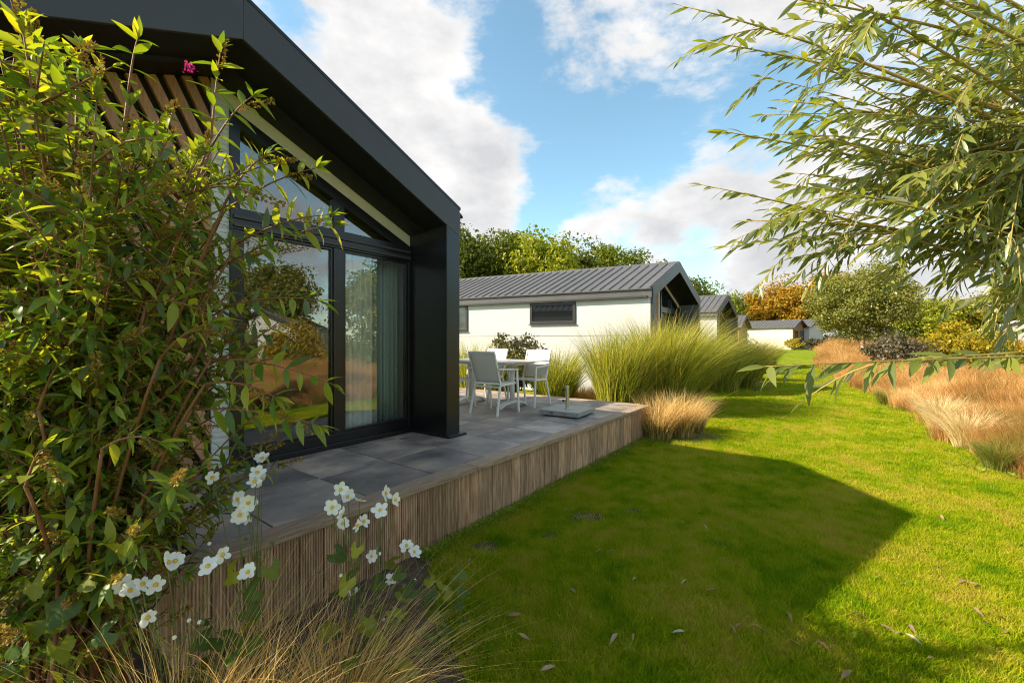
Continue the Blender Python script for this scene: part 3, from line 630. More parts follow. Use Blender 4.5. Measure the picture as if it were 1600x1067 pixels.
# ------------------------------------------------------------------ vegetation tools
def frames(d, up):
    d = d/np.linalg.norm(d, axis=1, keepdims=True); y = np.cross(up, d); ln = np.linalg.norm(y, axis=1, keepdims=True); y = np.where(ln < 1e-4, np.array([[0, 1., 0]]), y/np.maximum(ln, 1e-6)); z = np.cross(d, y)
    return d, y, z
def leaf_template(w, bend, n=4, fold=.0):
    xs = np.linspace(0, 1, n+1); ww = np.sin(np.pi*np.clip(xs, .02, .985)**.8)*w/2; V = []; Q = []
    for x, k in zip(xs, ww): V += [(x, -k, -bend*x*x+fold*k), (x, 0, -bend*x*x), (x, k, -bend*x*x+fold*k)]
    for i in range(n):
        for j in range(2): a = i*3+j; Q.append((a, a+3, a+4, a+1))
    return np.array(V), np.array(Q)
def scatter(T, Q, P, d, up, size):
    X, Y, Z = frames(d, up); n = len(P); size = size[:, None, None]
    V = P[:, None, :]+size*(T[None, :, 0, None]*X[:, None, :]+T[None, :, 1, None]*Y[:, None, :]+T[None, :, 2, None]*Z[:, None, :])
    q = Q[None]+(np.arange(n)*len(T))[:, None, None]
    return V.reshape(-1, 3), q.reshape(-1, 4)
def leaf_objects(root, me, mat, P, d, up, size, name='leaf'):
    X, Y, Z = frames(d, up)
    for i in range(len(P)):
        o = bpy.data.objects.new(name, me); col.objects.link(o); o.parent = root
        s = size[i]; m = Matrix([[X[i, k]*s, Y[i, k]*s, Z[i, k]*s, P[i, k]] for k in range(3)]+[[0, 0, 0, 1]]); o.matrix_basis = m
def split_leaves(root, w, bend, mat, P, d, up, size, name='leaf', n=300, fold=.25, org=(0, 0, 0)):
    P = np.asarray(P); d = np.asarray(d); up = np.asarray(up); size = np.asarray(size)
    xx = P[:, 0]/np.maximum(P[:, 1], .05)*FPX+800; yy = 533-(P[:, 2]-CAMZ)/np.maximum(P[:, 1], .05)*FPX
    vis = (P[:, 1] > .2) & (xx > -10) & (xx < 1610) & (yy > -10) & (yy < 1077)
    score = np.where(vis, size/np.maximum(P[:, 1], .2), 0); idx = np.argsort(-score); big, rest = idx[:n], idx[n:]
    T, Q = leaf_template(w, bend, 4, fold); me = np_mesh(name, T, Q); me.materials.append(mat)
    Pl = P-np.array(org)
    leaf_objects(root, me, mat, Pl[big], d[big], up[big], size[big], name)
    V, q = scatter(T, Q, Pl[rest], d[rest], up[rest], size[rest])
    o = link('foliage', np_mesh('foliage', V, q, np.repeat(rng.random(len(rest)), len(Q))), mat, root); o['kind'] = 'stuff'
def blades(n, rad, h, spread, droop, width, wind=(0, 0), K=6, hv=.35, rootbias=1.0, lean=None):
    a = rng.random(n)*2*np.pi; r = rad*np.sqrt(rng.random(n)); rx, ry = r*np.cos(a), r*np.sin(a)
    az = a+rng.normal(0, .7, n); hh = h*(1-hv*rng.random(n)); sp = spread*hh*(r/max(rad, 1e-6)*.7+.3)*(.35+rng.random(n)); dr = droop*(.4+rng.random(n))
    u = np.linspace(0, 1, K+1)[None, :]
    bend = u**2.1
    ox = (sp*np.cos(az))[:, None]*(.25*u+.75*bend)+wind[0]*hh[:, None]*bend*(.5+rng.random(n))[:, None]; oy = (sp*np.sin(az))[:, None]*(.25*u+.75*bend)+wind[1]*hh[:, None]*bend*(.5+rng.random(n))[:, None]
    z = hh[:, None]*(u-dr[:, None]*u**3.2*.55)
    X = rx[:, None]+ox; Y = ry[:, None]+oy; C = np.stack([X, Y, z], -1)
    wa = rng.random(n)*np.pi; wv = np.stack([np.cos(wa), np.sin(wa), np.zeros(n)], -1)[:, None, :]*(width/2*(1-.93*u**1.6))[:, :, None]*(.7+.6*rng.random(n))[:, None, None]
    V = np.stack([C-wv, C+wv], 2).reshape(n, -1, 3); m = 2*(K+1)
    q = np.array([(2*i, 2*i+1, 2*i+3, 2*i+2) for i in range(K)])[None]+(np.arange(n)*m)[:, None, None]
    return V.reshape(-1, 3), q.reshape(-1, 4), np.repeat(rng.random(n), K)
def clump(name, x, y, label, group, parts, cat='grass'):
    r = empty(name, (x, y, th(x, y)+.005)); tag(r, label, cat, group)
    for pname, mat, kw in parts:
        V, q, rn = blades(**kw); o = link(pname, np_mesh(pname, V, q, rn), mat, r); o['kind'] = 'stuff'
    return r

# ------------------------------------------------------------------ big silver grasses
def misc(x, y, h, label, n=2600, rad=.33, sp=.42, tan=500, wind=(.09, -.03), dens=1.0):
    clump('silver_grass', x, y, label, 'tall silver grasses along the lawn', [
        ('blades', M['misc'], dict(n=int(n*dens*.8), rad=rad*1.1, h=h, spread=sp*1.12, droop=.34, width=.016, wind=wind, hv=.6, K=8)),
        ('plumes', M['misctan'], dict(n=int(tan*dens*.5), rad=rad*.9, h=h*1.06, spread=sp*1.1, droop=.28, width=.008, wind=wind, hv=.25, K=7))], 'ornamental grass')
misc(2.35, 9.1, 2.2, 'tall upright green silver grass at the terrace corner, next to the tan feather grass', n=3800, rad=.42, sp=.40, tan=350)
misc(3.35, 9.3, 2.5, 'tallest silver grass clump, arching over the tan feather grass', n=4400, rad=.45, sp=.46, tan=600)
misc(4.15, 10.3, 2.2, 'arching silver grass clump leaning onto the lawn behind the tallest clump', n=3200, rad=.4, sp=.5, tan=700, wind=(.18, -.06))
misc(6.55, 13.3, 1.95, 'silver grass clump in front of the white chalet gable', n=2600, rad=.45, sp=.5, tan=900, wind=(.14, -.05))
misc(7.7, 14.3, 1.95, 'browner silver grass clump spilling over the lawn beyond the white chalet gable', n=2400, rad=.45, sp=.52, tan=1100, wind=(.14, -.05))
misc(9.3, 16.8, 1.95, 'silver grass clump before the dark open gable chalet', n=2000, rad=.5, sp=.5, tan=900, wind=(.2, -.1))
misc(11.5, 20.2, 1.65, 'far silver grass clump beside the dark open gable chalet', n=1600, rad=.5, sp=.5, tan=700)
misc(13.6, 23.0, 1.5, 'farthest silver grass clump by the lawn before the cream house', n=1400, rad=.55, sp=.55, tan=600)
# behind the terrace table, against the white chalet
misc(-.95, 10.9, 1.95, 'green silver grass under the two light window of the white chalet', n=1800, rad=.40, sp=.5, tan=250, wind=(.05, 0))
misc(-.45, 10.6, 1.6, 'green silver grass behind the table, left of dark leafy shrub', n=1600, rad=.35, sp=.5, tan=250, wind=(.05, 0))
misc(1.05, 10.3, 1.75, 'rounded green silver grass mound between dark shrub and the tall clumps', n=2200, rad=.36, sp=.62, tan=200, wind=(.05, 0))
clump('brown_grass', 1.75, 10.4, 'low brown grass tuft against the white chalet wall', 'grasses by the white chalet', [('blades', M['meadow'], dict(n=900, rad=.3, h=.62, spread=.7, droop=.3, width=.007))], 'ornamental grass')
# tan feather grass at terrace corner
for (x, y, h, n, lab) in [(2.32, 6.72, .86, 1500, 'tan feather grass tuft touching the terrace corner'), (2.72, 6.86, .88, 1500, 'golden feather grass tuft between the terrace corner and the lawn'), (3.08, 7.25, .72, 900, 'low straw coloured grass tuft behind the golden feather grass')]:
    clump('feather_grass', x, y, lab, 'feather grasses at the terrace corner', [('blades', M['feather'], dict(n=int(n*.6), rad=.19, h=h, spread=.62, droop=.28, width=.0065, wind=(.1, 0), hv=.65)), ('green_blades', M['feathergreen'], dict(n=int(n*.6), rad=.19, h=h*.55, spread=.5, droop=.25, width=.005, hv=.5))], 'ornamental grass')

# ------------------------------------------------------------------ trees and shrubs
def tree(name, x, y, h, rw, zb, mat, label, n=7000, leaf=.36, cl=70, group=None, trunk=.22, cat='tree', seed=0, squash=1.0, limbs=7, bark='bark', clr=None, ry=None):
    global rng
    rs = np.random.default_rng(seed+11); z0 = th(x, y)
    r = empty(name, (x, y, z0)); tag(r, label, cat, group)
    q = MB(); top = zb+(h-zb)*.75
    q.tube([(0, 0, -.1), (.05*rw*.2, 0, zb*.6), (.0, .05, zb), (.1, 0, top)], [trunk*1.2, trunk*.95, trunk*.8, trunk*.12], 9)
    rh = (h-zb)/2; cz = zb+rh; ry = ry or rw
    C = rs.normal(size=(cl, 3)); C /= np.linalg.norm(C, axis=1, keepdims=True); C *= (rs.random((cl, 1))**.45)
    taper = 1-.25*np.clip(C[:, 2:3], 0, 1)
    C[:, 0:2] *= taper; crad = (clr or .36*min(rw, rh))*(.65+.7*rs.random(cl)); C = C*np.array([rw, ry, rh])*.86+np.array([0, 0, cz])
    for i in range(limbs):
        c = C[rs.integers(cl)]; a = zb*.75+rs.random()*(top-zb)*.5
        q.tube([(0, 0, a), (c[0]*.4, c[1]*.4, a+(c[2]-a)*.55), tuple(c)], [trunk*.45, trunk*.25, trunk*.06], 6)
    q.build('trunk', M[bark], r, smooth=True)
    n = int(n*1.7) if cat == 'tree' else n; k = rs.integers(0, cl, n); off = rs.normal(size=(n, 3)); off /= np.linalg.norm(off, axis=1, keepdims=True); off *= (rs.random((n, 1))**.4)
    P = C[k]+off*crad[k][:, None]*np.array([1, 1, .8])
    d = rs.normal(size=(n, 3)); d[:, 2] -= .35; up = off+rs.normal(size=(n, 3))*.6+np.array([0, 0, .5])
    T, Q = np.array([(0, 0, 0), (.45, -.30, .06), (1, 0, -.15), (.5, .30, .06)]), np.array([(0, 1, 2, 3)])
    V, qq = scatter(T, Q, P, d, up, leaf*(.6+.8*rs.random(n)))
    rn = np.repeat(np.clip(rs.normal(.0, .16, cl)[k]+rs.random(n)*.6+.2, 0, .999), len(Q))
    link('crown', np_mesh('crown', V, qq, rn), M[mat], r)
    return r
H_ = 'hedge shrubs at the far side of the meadow'
G = 'broadleaf trees behind the white chalet'
def ptree(xp, yt, D, wpx, mat, label, **k):
    X = (xp-800)/FPX*D; top = CAMZ+(533-yt)/FPX*D-th(X, D); rw = wpx/2/FPX*D*1.4; top *= 1.05
    return tree('broadleaf_tree', X, D, top, rw, k.pop('zb', top*.10), mat, label, **k)
ptree(690, 348, 40, 130, 'tree1', 'dull green tree rising behind the gutter of black chalet', n=7000, seed=1, group=G)
ptree(752, 352, 42, 90, 'tree1', 'tall dull green tree directly beyond the black column', n=7000, seed=2, group=G)
ptree(800, 353, 44, 85, 'tree0', 'tall green tree left of the bright yellow green crown', n=7000, seed=3, group=G)
ptree(848, 358, 41, 100, 'tree2', 'bright yellow green tree over the white chalet roof', n=9000, seed=4, group=G)
ptree(905, 374, 46, 80, 'tree1', 'dark tree right of the bright yellow green crown', n=6000, seed=5, group=G)
ptree(945, 378, 50, 80, 'tree0', 'green tree behind the middle of the white chalet ridge', n=6000, seed=6, group=G)
ptree(985, 390, 52, 75, 'tree1', 'low dark tree behind the ridge end of the white chalet', n=6000, seed=7, group=G)
ptree(1030, 408, 56, 70, 'tree0', 'tree mostly hidden behind the white chalet gable peak', n=5000, seed=8, group=G)
ptree(1078, 428, 60, 62, 'tree1', 'dark tree peeking out beyond the white chalet gable', n=5000, seed=9, group=G, leaf=.36)
ptree(1118, 447, 68, 60, 'tree0', 'green tree above the roof of the dark open gable chalet', n=5000, seed=10, group=G, leaf=.4)
ptree(1158, 463, 74, 55, 'tree1', 'far dark green tree left of the orange autumn trees', n=5000, seed=12, group=G, leaf=.4)
A = 'autumn trees behind the cream house'
ptree(1205, 450, 72, 84, 'autumn', 'dark orange and green autumn tree behind the timber gabled house', n=8000, seed=13, group=A, leaf=.40, zb=2)
ptree(1262, 430, 74, 110, 'autumn', 'large golden autumn tree behind the cream house', n=11000, seed=14, group=A, leaf=.40, zb=2)
ptree(1312, 428, 78, 70, 'autumn', 'golden autumn tree half hidden by the round headed willow', n=7000, seed=15, group=A, leaf=.40, zb=2)
for i, (xp, yt, m, lab) in enumerate([(1300, 520, 'shrubdark', 'low dark hedge shrub right of the far white house'), (1335, 512, 'tree1', 'dull green hedge shrub behind the trunk of the round headed willow'), (1375, 510, 'olive', 'grey green hedge shrub under the round headed willow crown'), (1415, 505, 'tree1', 'dull green hedge shrub behind the dark meadow shrub'), (1455, 508, 'shrubyellow', 'yellow hedge shrub behind the dark meadow shrub'), (1500, 505, 'tree0', 'green hedge shrub behind the tall yellow shrub'), (1545, 508, 'tree1', 'dull green hedge shrub left of the tan gabled house')]):
    D = 62; X = (xp-800)/FPX*D; tree('hedge_shrub', X, D, CAMZ+(533-yt)/FPX*D-th(X, D), 3.3, -.3, m, lab, n=2600, leaf=.34, cl=50, group=H_, trunk=.06, seed=60+i, cat='shrub', clr=.9)
x, y = (1348-800)/FPX*31, 31
tree('pollard_willow', x, y, 7.0, 3.8, 1.2, 'olive', 'round headed grey green willow on a straight trunk beside the lawn', n=26000, leaf=.15, cl=190, trunk=.19, seed=20, bark='palebark', limbs=14, clr=.8)
tree('poplar', (1375-800)/FPX*48, 48, 11.6, 3.2, 4.0, 'olive', 'thin sparse topped tree rising behind the round headed willow', n=2200, leaf=.22, cl=70, trunk=.12, seed=21, limbs=16, clr=.6)
B = 'trees beyond the meadow'
ptree(1460, 462, 60, 90, 'tree2', 'yellow green tree behind the dark meadow shrub', n=6000, seed=22, group=B, leaf=.36)
ptree(1530, 470, 58, 90, 'autumn', 'orange tree behind the tan gabled house', n=6000, seed=23, group=B, leaf=.36)
ptree(1600, 440, 55, 110, 'olive', 'grey green tree at the far side of the meadow behind the tan house', n=6000, seed=24, group=B, leaf=.34)
for i, (x, y, h, m) in enumerate([(34, 12, 8, 'tree0'), (38, 4, 10, 'tree1'), (36, -5, 9, 'olive'), (22, -9, 8, 'tree2'), (30, -12, 11, 'tree0')]):
    tree('broadleaf_tree', x, y, h, h*.38, h*.18, m, ['green tree across the meadow, reflected beside the white house', 'dull green tree behind the reflected white house', 'grey green tree right of the reflected white house', 'bright tree at the near end of the meadow, outside the picture', 'green tree at the back of the meadow, outside the picture'][i], n=4500, leaf=.34, seed=40+i, group='trees reflected in the glass')
S = 'shrubs in the meadow'
def shrub(x, y, h, r, mat, label, n=3500, leaf=.08, seed=0, cl=45, name='shrub', group=None):
    return tree(name, x, y, h, r, .08, mat, label, n=n, leaf=leaf, cl=cl, trunk=.035, seed=seed, cat='shrub', group=group, limbs=14)
shrub(.08, 10.7, 2.05, .72, 'shrubdark', 'dark loose leafy shrub between the grass mounds at the white chalet wall', n=4200, leaf=.085, seed=30)
shrub(15.0, 16.4, 2.1, 1.1, 'shrubdark', 'dark round shrub in the meadow near the round headed willow', n=5000, leaf=.10, seed=31, group=S)
shrub(17.3, 16.6, 2.3, 1.25, 'shrubyellow', 'tall yellow leaved shrub in the meadow next to the dark one', n=6000, leaf=.11, seed=32, group=S)
shrub(19.6, 17.2, 2.1, 1.2, 'shrubyellow', 'orange yellow shrub in the meadow before the tan house', n=5000, leaf=.11, seed=33, group=S)
shrub(17.8, 14.0, 1.3, 1.0, 'tree0', 'green bush low in the meadow in front of the yellow shrubs', n=4000, leaf=.10, seed=34, group=S)
shrub(33.0, 46.0, 1.5, 1.3, 'shrubdark', 'bush beside the timber porch of the cream house', n=2500, leaf=.16, seed=35)
shrub(30.4, 45.4, 1.3, 1.2, 'shrubyellow', 'small yellowish bush at the corner of the cream house', n=2500, leaf=.16, seed=36)
shrub(36.0, 48.0, 1.2, 1.4, 'shrubdark', 'dark low bush before the white ended house', n=2500, leaf=.16, seed=37)

shrub(9.6, 4.3, 4.2, 1.5, 'olive', 'tall willow shrub across the lawn, reflected in the right glass door', n=7000, leaf=.12, seed=38, cl=70)
shrub(12.5, 1.0, 2.6, 1.3, 'shrubyellow', 'yellow shrub across the lawn, reflected in the left glass door', n=4000, leaf=.11, seed=39)
# ------------------------------------------------------------------ instanced stuff: lawn blades and meadow
def instancer(name, pts, scl, protos, label, cat):
    """points mesh + geometry nodes that set one tuft on every point"""
    me = bpy.data.meshes.new(name); me.vertices.add(len(pts)); me.vertices.foreach_set('co', np.asarray(pts, dtype=np.float32).ravel())
    a = me.attributes.new('sc', 'FLOAT', 'POINT'); a.data.foreach_set('value', np.asarray(scl, dtype=np.float32))
    o = link(name, me); tag(o, label, cat, kind='stuff')
    ng = bpy.data.node_groups.new(name, 'GeometryNodeTree'); ng.interface.new_socket('Geometry', in_out='INPUT', socket_type='NodeSocketGeometry'); ng.interface.new_socket('Geometry', in_out='OUTPUT', socket_type='NodeSocketGeometry')
    N, L = ng.nodes, ng.links; gi = N.new('NodeGroupInput'); go = N.new('NodeGroupOutput')
    iop = N.new('GeometryNodeInstanceOnPoints'); g2i = N.new('GeometryNodeGeometryToInstance')
    for p in protos:
        oi = N.new('GeometryNodeObjectInfo'); oi.inputs['Object'].default_value = p; oi.inputs['As Instance'].default_value = True; L.new(oi.outputs['Geometry'], g2i.inputs[0])
    L.new(gi.outputs[0], iop.inputs['Points']); L.new(g2i.outputs[0], iop.inputs['Instance']); iop.inputs['Pick Instance'].default_value = True
    rv = N.new('FunctionNodeRandomValue'); rv.data_type = 'FLOAT_VECTOR'; rv.inputs[0].default_value = (-.12, -.12, 0); rv.inputs[1].default_value = (.12, .12, 6.283)
    na = N.new('GeometryNodeInputNamedAttribute'); na.data_type = 'FLOAT'; na.inputs[0].default_value = 'sc'
    L.new(rv.outputs[0], iop.inputs['Rotation']); L.new(na.outputs[0], iop.inputs['Scale']); L.new(iop.outputs[0], go.inputs[0])
    m = o.modifiers.new('grow', 'NODES'); m.node_group = ng
    return o
def proto(name, mat, **kw):
    V, q, rn = blades(**kw); me = np_mesh(name, V, q, rn); me.materials.append(mat); return bpy.data.objects.new(name, me)
def in_bed(x, y):
    s, t = to_st(x, y)
    if s > S0-.1 and s < S1+.06 and t > TF-.05 and t < TB+.1: return True
    if s < 3.6 and t > 3.2: return True
    if y < 3.3 and x < np.interp(y, [.7, 1.4, 1.9, 2.3, 2.75, 3.25], [-.2, -.1, -.2, -.36, -.48, -.55])+.02*math.sin(17*y): return True
    return False
lp = [proto('lawn_tuft', M['blade'], n=30, rad=.075, h=.050, spread=.75, droop=.35, width=.0042, K=2, hv=.6) for i in range(4)]
BARE = []
for (xp_, yp_, ba, bb) in [(915, 808, .22, .12), (985, 800, .14, .09), (755, 855, .16, .10), (1128, 850, .10, .06), (1432, 862, .12, .05), (810, 930, .09, .07), (860, 838, .10, .06)]:
    D_ = 1.55*FPX/(yp_-533); BARE.append(((xp_-800)/FPX*D_, D_, ba, bb)); bq = blobbed((xp_-800)/FPX*D_, D_, ba*.9, bb*.9, .2)
    mb = MB(); mb.add([(p[0], p[1], .004) for p in bq], [tuple(range(len(bq)))]); o = mb.build('bare_soil_patch', M['soil']); tag(o, 'worn brown soil patches showing in the shaded lawn', 'soil', 'bare patches in the lawn', kind='structure')
pts = []; scl = []
N0 = 150000
rr = np.exp(rng.uniform(math.log(1.5), math.log(30), N0)); aa = rng.uniform(-.92, .98, N0)
for r, a in zip(rr, aa):
    if r < 2.3 and rng.random() < .2: continue
    x, y = r*math.sin(a), r*math.cos(a)
    if x > edge_x(y)+.06*math.sin(9*y) or in_bed(x, y): continue
    if rng.random() > min(1, (r/4.2)): continue
    if any(((x-bx)/ba)**2+((y-by)/bb)**2 < 1+.5*math.sin(9*x+7*y) and rng.random() < .85 for bx, by, ba, bb in BARE): continue
    nz = math.sin(2.7*x+1.3*y)*math.sin(1.9*y-2.1*x+1)
    pts.append((x, y, th(x, y)-.004)); scl.append((.65+.6*rng.random()+.15*nz)*(1+max(0, r-5)*.035))
instancer('lawn_grass', pts, scl, lp, 'short mown green grass blades of the lawn', 'grass')
mp_ = [proto('meadow_tuft', M['meadow'], n=70, rad=.14, h=.74, spread=.45, droop=.3, width=.0065, K=5, hv=.5, wind=(.1, 0)) for i in range(4)]
mg_ = [proto('meadow_green_tuft', M['meadowgreen'], n=60, rad=.14, h=.40, spread=.6, droop=.3, width=.007, K=4, hv=.5) for i in range(2)]
pts = []; scl = []; gp = []; gs = []
for i in range(34000):
    y = math.exp(rng.uniform(math.log(1.0), math.log(48)))-.6 if i > 2500 else rng.uniform(-8, 4)
    o = rng.random()**1.7*(7+y*.75); x = edge_x(y)+.05+o+.1*rng.normal()
    if i <= 2500: x = edge_x(y)+.3+rng.random()*18
    near = min(1, .45+.45*o)
    z = th(x, y)
    if rng.random() < .30+.3*max(0, .5-o): gp.append((x, y, z)); gs.append((.5+.6*rng.random())*near)
    else: pts.append((x, y, z)); scl.append((.75+.6*rng.random())*near*(1+.012*y)*(1+.25*math.sin(x*.9)*math.sin(y*.7)))
instancer('meadow_grass', pts, scl, mp_, 'dry tan and orange grasses filling the meadow beside the lawn', 'grass')
instancer('meadow_green_grass', gp, gs, mg_, 'green tufts scattered among the dry meadow grasses', 'grass')
# low weeds hugging the terrace foot and the meadow rim
wp_ = [proto('rim_weed', M['weed'], n=26, rad=.06, h=.09, spread=1.1, droop=.5, width=.018, K=3, hv=.6) for i in range(3)]
pts = []; scl = []
for i in range(420):
    s = rng.uniform(2.0, S1+.1); p = stw(s, TF-.05-abs(rng.normal(0, .045))); pts.append((p.x, p.y, 0)); scl.append(.35+.5*rng.random())
for i in range(230):
    y = 1.2+rng.random()**1.5*16; x = edge_x(y)+rng.normal(-.05, .2); pts.append((x, y, th(x, y))); scl.append(.35+.6*rng.random())
instancer('rim_weeds', pts, scl, wp_, 'broad leaved weeds along the terrace foot and meadow rim', 'weeds')

# individual clumps at the meadow rim
MG = 'grass clumps at the meadow rim'
for (xp, yp, h, n, lab, mt, sp) in [(1470, 672, .78, 1000, 'pale straw feather grass fountain at the meadow rim, the farther of two', 'palefeather', .75), (1512, 700, .72, 900, 'pale straw feather grass fountain at the meadow rim, the nearer of two', 'palefeather', .8),
                                (1565, 735, .46, 900, 'olive green low grass mound at the meadow rim', 'meadowgreen', .8), (1385, 632, .5, 800, 'greenish grass mound at the bend of the meadow rim', 'meadowgreen', .7)]:
    D = 1.55*FPX/(yp-533); X = min((xp-800)/FPX*D, edge_x(D)+.1)
    clump('feather_grass' if mt == 'palefeather' else 'green_grass', X, D, lab, MG, [('blades', M[mt], dict(n=n, rad=.15, h=h, spread=sp, droop=.35, width=.006, hv=.45)), ('inner_blades', M['meadow'], dict(n=n//3, rad=.12, h=h*.8, spread=sp, droop=.3, width=.005))], 'ornamental grass')

# ------------------------------------------------------------------ butterfly bush (foreground left)
def bezier(p0, p1, p2, n):
    return [p0*(1-k)**2+p1*2*k*(1-k)+p2*k*k for k in [i/n for i in range(n+1)]]
def buddleia():
    base = Vector((-1.62, 1.56, 0)); root = empty('butterfly_bush', base); tag(root, 'large arching butterfly bush with brown seed heads in front of timber slats', 'shrub')
    rnd = random.Random(5); P = []; Dr = []; UP = []; SZ = []; seeds = []
    stems = 0
    def leaf(p, d, sz):
        P.append(tuple(p)); Dr.append(tuple(d)); UP.append((rnd.gauss(0, .35), rnd.gauss(0, .35), 1)); SZ.append(sz)
    def shoot(pts, sz, start=.3, gap=.055):
        ln = 0; k = 0; ang = rnd.uniform(0, 3)
        for a, b in zip(pts, pts[1:]):
            seg = (b-a).length; d = (b-a).normalized(); s = -ln % gap
            while s < seg:
                fr = k/40
                p = a+d*s; ang += 1.57; sd = d.cross(Vector((math.cos(ang), math.sin(ang), .3))).normalized()
                for q in (-1, 1):
                    dd = (sd*q+d*.55+Vector((0, 0, -.15+rnd.gauss(0, .2)))); leaf(p, dd, sz*rnd.uniform(.55, 1.15))
                s += gap
            ln += seg
        e = pts[-1]; d = (pts[-1]-pts[-2]).normalized()
        for q in range(4): leaf(e, d+Vector((rnd.gauss(0, .4), rnd.gauss(0, .4), rnd.gauss(.1, .3))), sz*rnd.uniform(.4, .75))
    main = MB(); twigs = MB()
    for i in range(108):
        while True:
            e = Vector((rnd.gauss(-.10, .45), rnd.gauss(0, .30), 0))
            if e.length < 1.0 and e.y > -.5 and e.x < .5: break
        h = (rnd.uniform(1.3, 2.62) if i % 3 else rnd.uniform(2.3, 2.72))*(1-.25*max(0, e.x)/1.0)
        if rnd.random() < .34: h = rnd.uniform(.85, 1.6); e.x = rnd.uniform(-.6, .55); e.y = rnd.uniform(-.22, .4)
        tip = base+Vector((e.x, e.y, h)); mid = base+Vector((e.x*.25, e.y*.25, h*.72)); b0 = base+Vector((rnd.gauss(0, .09), rnd.gauss(0, .09), -.03))
        st = bezier(b0, mid, tip, 9); r0 = rnd.uniform(.005, .010); main.tube([p-base for p in st], [r0*(1-.75*k/9) for k in range(10)], 6)
        shoot(st[5:], rnd.uniform(.085, .12), gap=.055)
        for j in range(rnd.randint(11, 15)):
            k = min(8, int(2+rnd.random()**.7*7)); p = st[k]; d = (st[k+1]-st[k]).normalized(); a = rnd.uniform(0, 6.28)
            o = (Vector((math.cos(a), math.sin(a)*.8, .15))+d*.7).normalized(); L_ = rnd.uniform(.12, .34)
            t = bezier(p, p+o*L_*.55, p+o*L_+Vector((0, 0, -.10*L_+rnd.gauss(.0, .05))), 4)
            twigs.tube([q-base for q in t], [.004, .0035, .003, .0025, .0018], 5); shoot(t[1:], rnd.uniform(.055, .09), gap=.036)
            if rnd.random() < .30: seeds.append((t[-1], (t[-1]-t[-2]).normalized()))
        if rnd.random() < .5: seeds.append((st[-1], (st[-1]-st[-2]).normalized()))
    # hand placed outer shoots seen against house and glass
    for (xa, ya, xb, yb, D) in [(330, 215, 345, 78, 1.85), (330, 230, 395, 150, 1.9), (200, 150, 215, 60, 1.75), (120, 140, 128, 75, 1.7), (350, 330, 495, 262, 1.9), (370, 380, 515, 335, 1.95), (340, 420, 520, 350, 2.0), (360, 300, 430, 235, 1.85), (330, 560, 520, 600, 1.8), (350, 480, 500, 470, 1.9), (300, 640, 500, 665, 1.75), (320, 600, 430, 620, 1.7), (250, 560, 330, 505, 1.6), (20, 120, 30, 70, 1.6), (230, 470, 340, 500, 1.65), (60, 640, 100, 560, 1.5), (40, 760, 70, 700, 1.45), (160, 700, 250, 690, 1.5)]:
        D -= .22; a, b = px(xa, ya, D), px(xb, yb, D); m = a.lerp(b, .5)+Vector((0, 0, .05)); t = bezier(a, m, b, 6)
        a0 = base+Vector((.25*(a.x-base.x), .2*(a.y-base.y), (a.z)*.45)); link_ = bezier(a0, a0.lerp(a, .5)+Vector((0, 0, .12)), a, 5)
        main.tube([q-base for q in link_], [.007, .0065, .006, .0055, .005, .0045], 6); twigs.tube([q-base for q in t], [.0045, .004, .0036, .0032, .0028, .0022, .0016], 5)
        shoot(t[1:], .10, gap=.052)
        if rnd.random() < .6: seeds.append((t[4], (t[5]-t[4]+Vector((0, 0, -.02))).normalized()))
    main.build('stems', M['budstem'], root, smooth=True)['kind'] = 'stuff'; twigs.build('twigs', M['budstem'], root, smooth=True)['kind'] = 'stuff'
    sp = []; sd = []; ss = []
    T, Q = leaf_template(.8, .1, 2, .2); groups = []
    for i, (p, d) in enumerate(seeds):
        pr = []; L_ = rnd.uniform(.07, .15); n = 70
        for k in range(n):
            u = k/n; r = .016*(1-u*.75); a = rnd.uniform(0, 6.28); x = d.cross(Vector((0, 0, 1)));  x = x.normalized() if x.length > .01 else Vector((1, 0, 0)); y = d.cross(x)
            o = x*math.cos(a)+y*math.sin(a); pr.append((p+d*L_*u+o*r*.5-base, o+d*.6))
        V, q = scatter(T, Q, np.array([tuple(a) for a, b in pr]), np.array([tuple(b) for a, b in pr]), rng.normal(size=(n, 3)), np.full(n, .012)*(.7+.6*rng.random(n)))
        link('seed_head', np_mesh('seed_head', V, q, np.repeat(rng.random(n), len(Q))), M['seed'], root)
    pf = px(297, 106, 1.8); n = 60
    V, q = scatter(T, Q, np.array([tuple(pf-base)]*n)+rng.normal(0, .009, (n, 3)), rng.normal(size=(n, 3)), rng.normal(size=(n, 3)), np.full(n, .011)); o = link('flower', np_mesh('flower', V, q, np.repeat(rng.random(n), len(Q))), M['pink'], root); o['label'] = 'last bright pink floret at the top of the bush'
    split_leaves(root, .31, .22, M['budleaf'], P, Dr, UP, SZ, org=tuple(base))
    print('buddleia leaves', len(P), 'seeds', len(seeds))
buddleia()

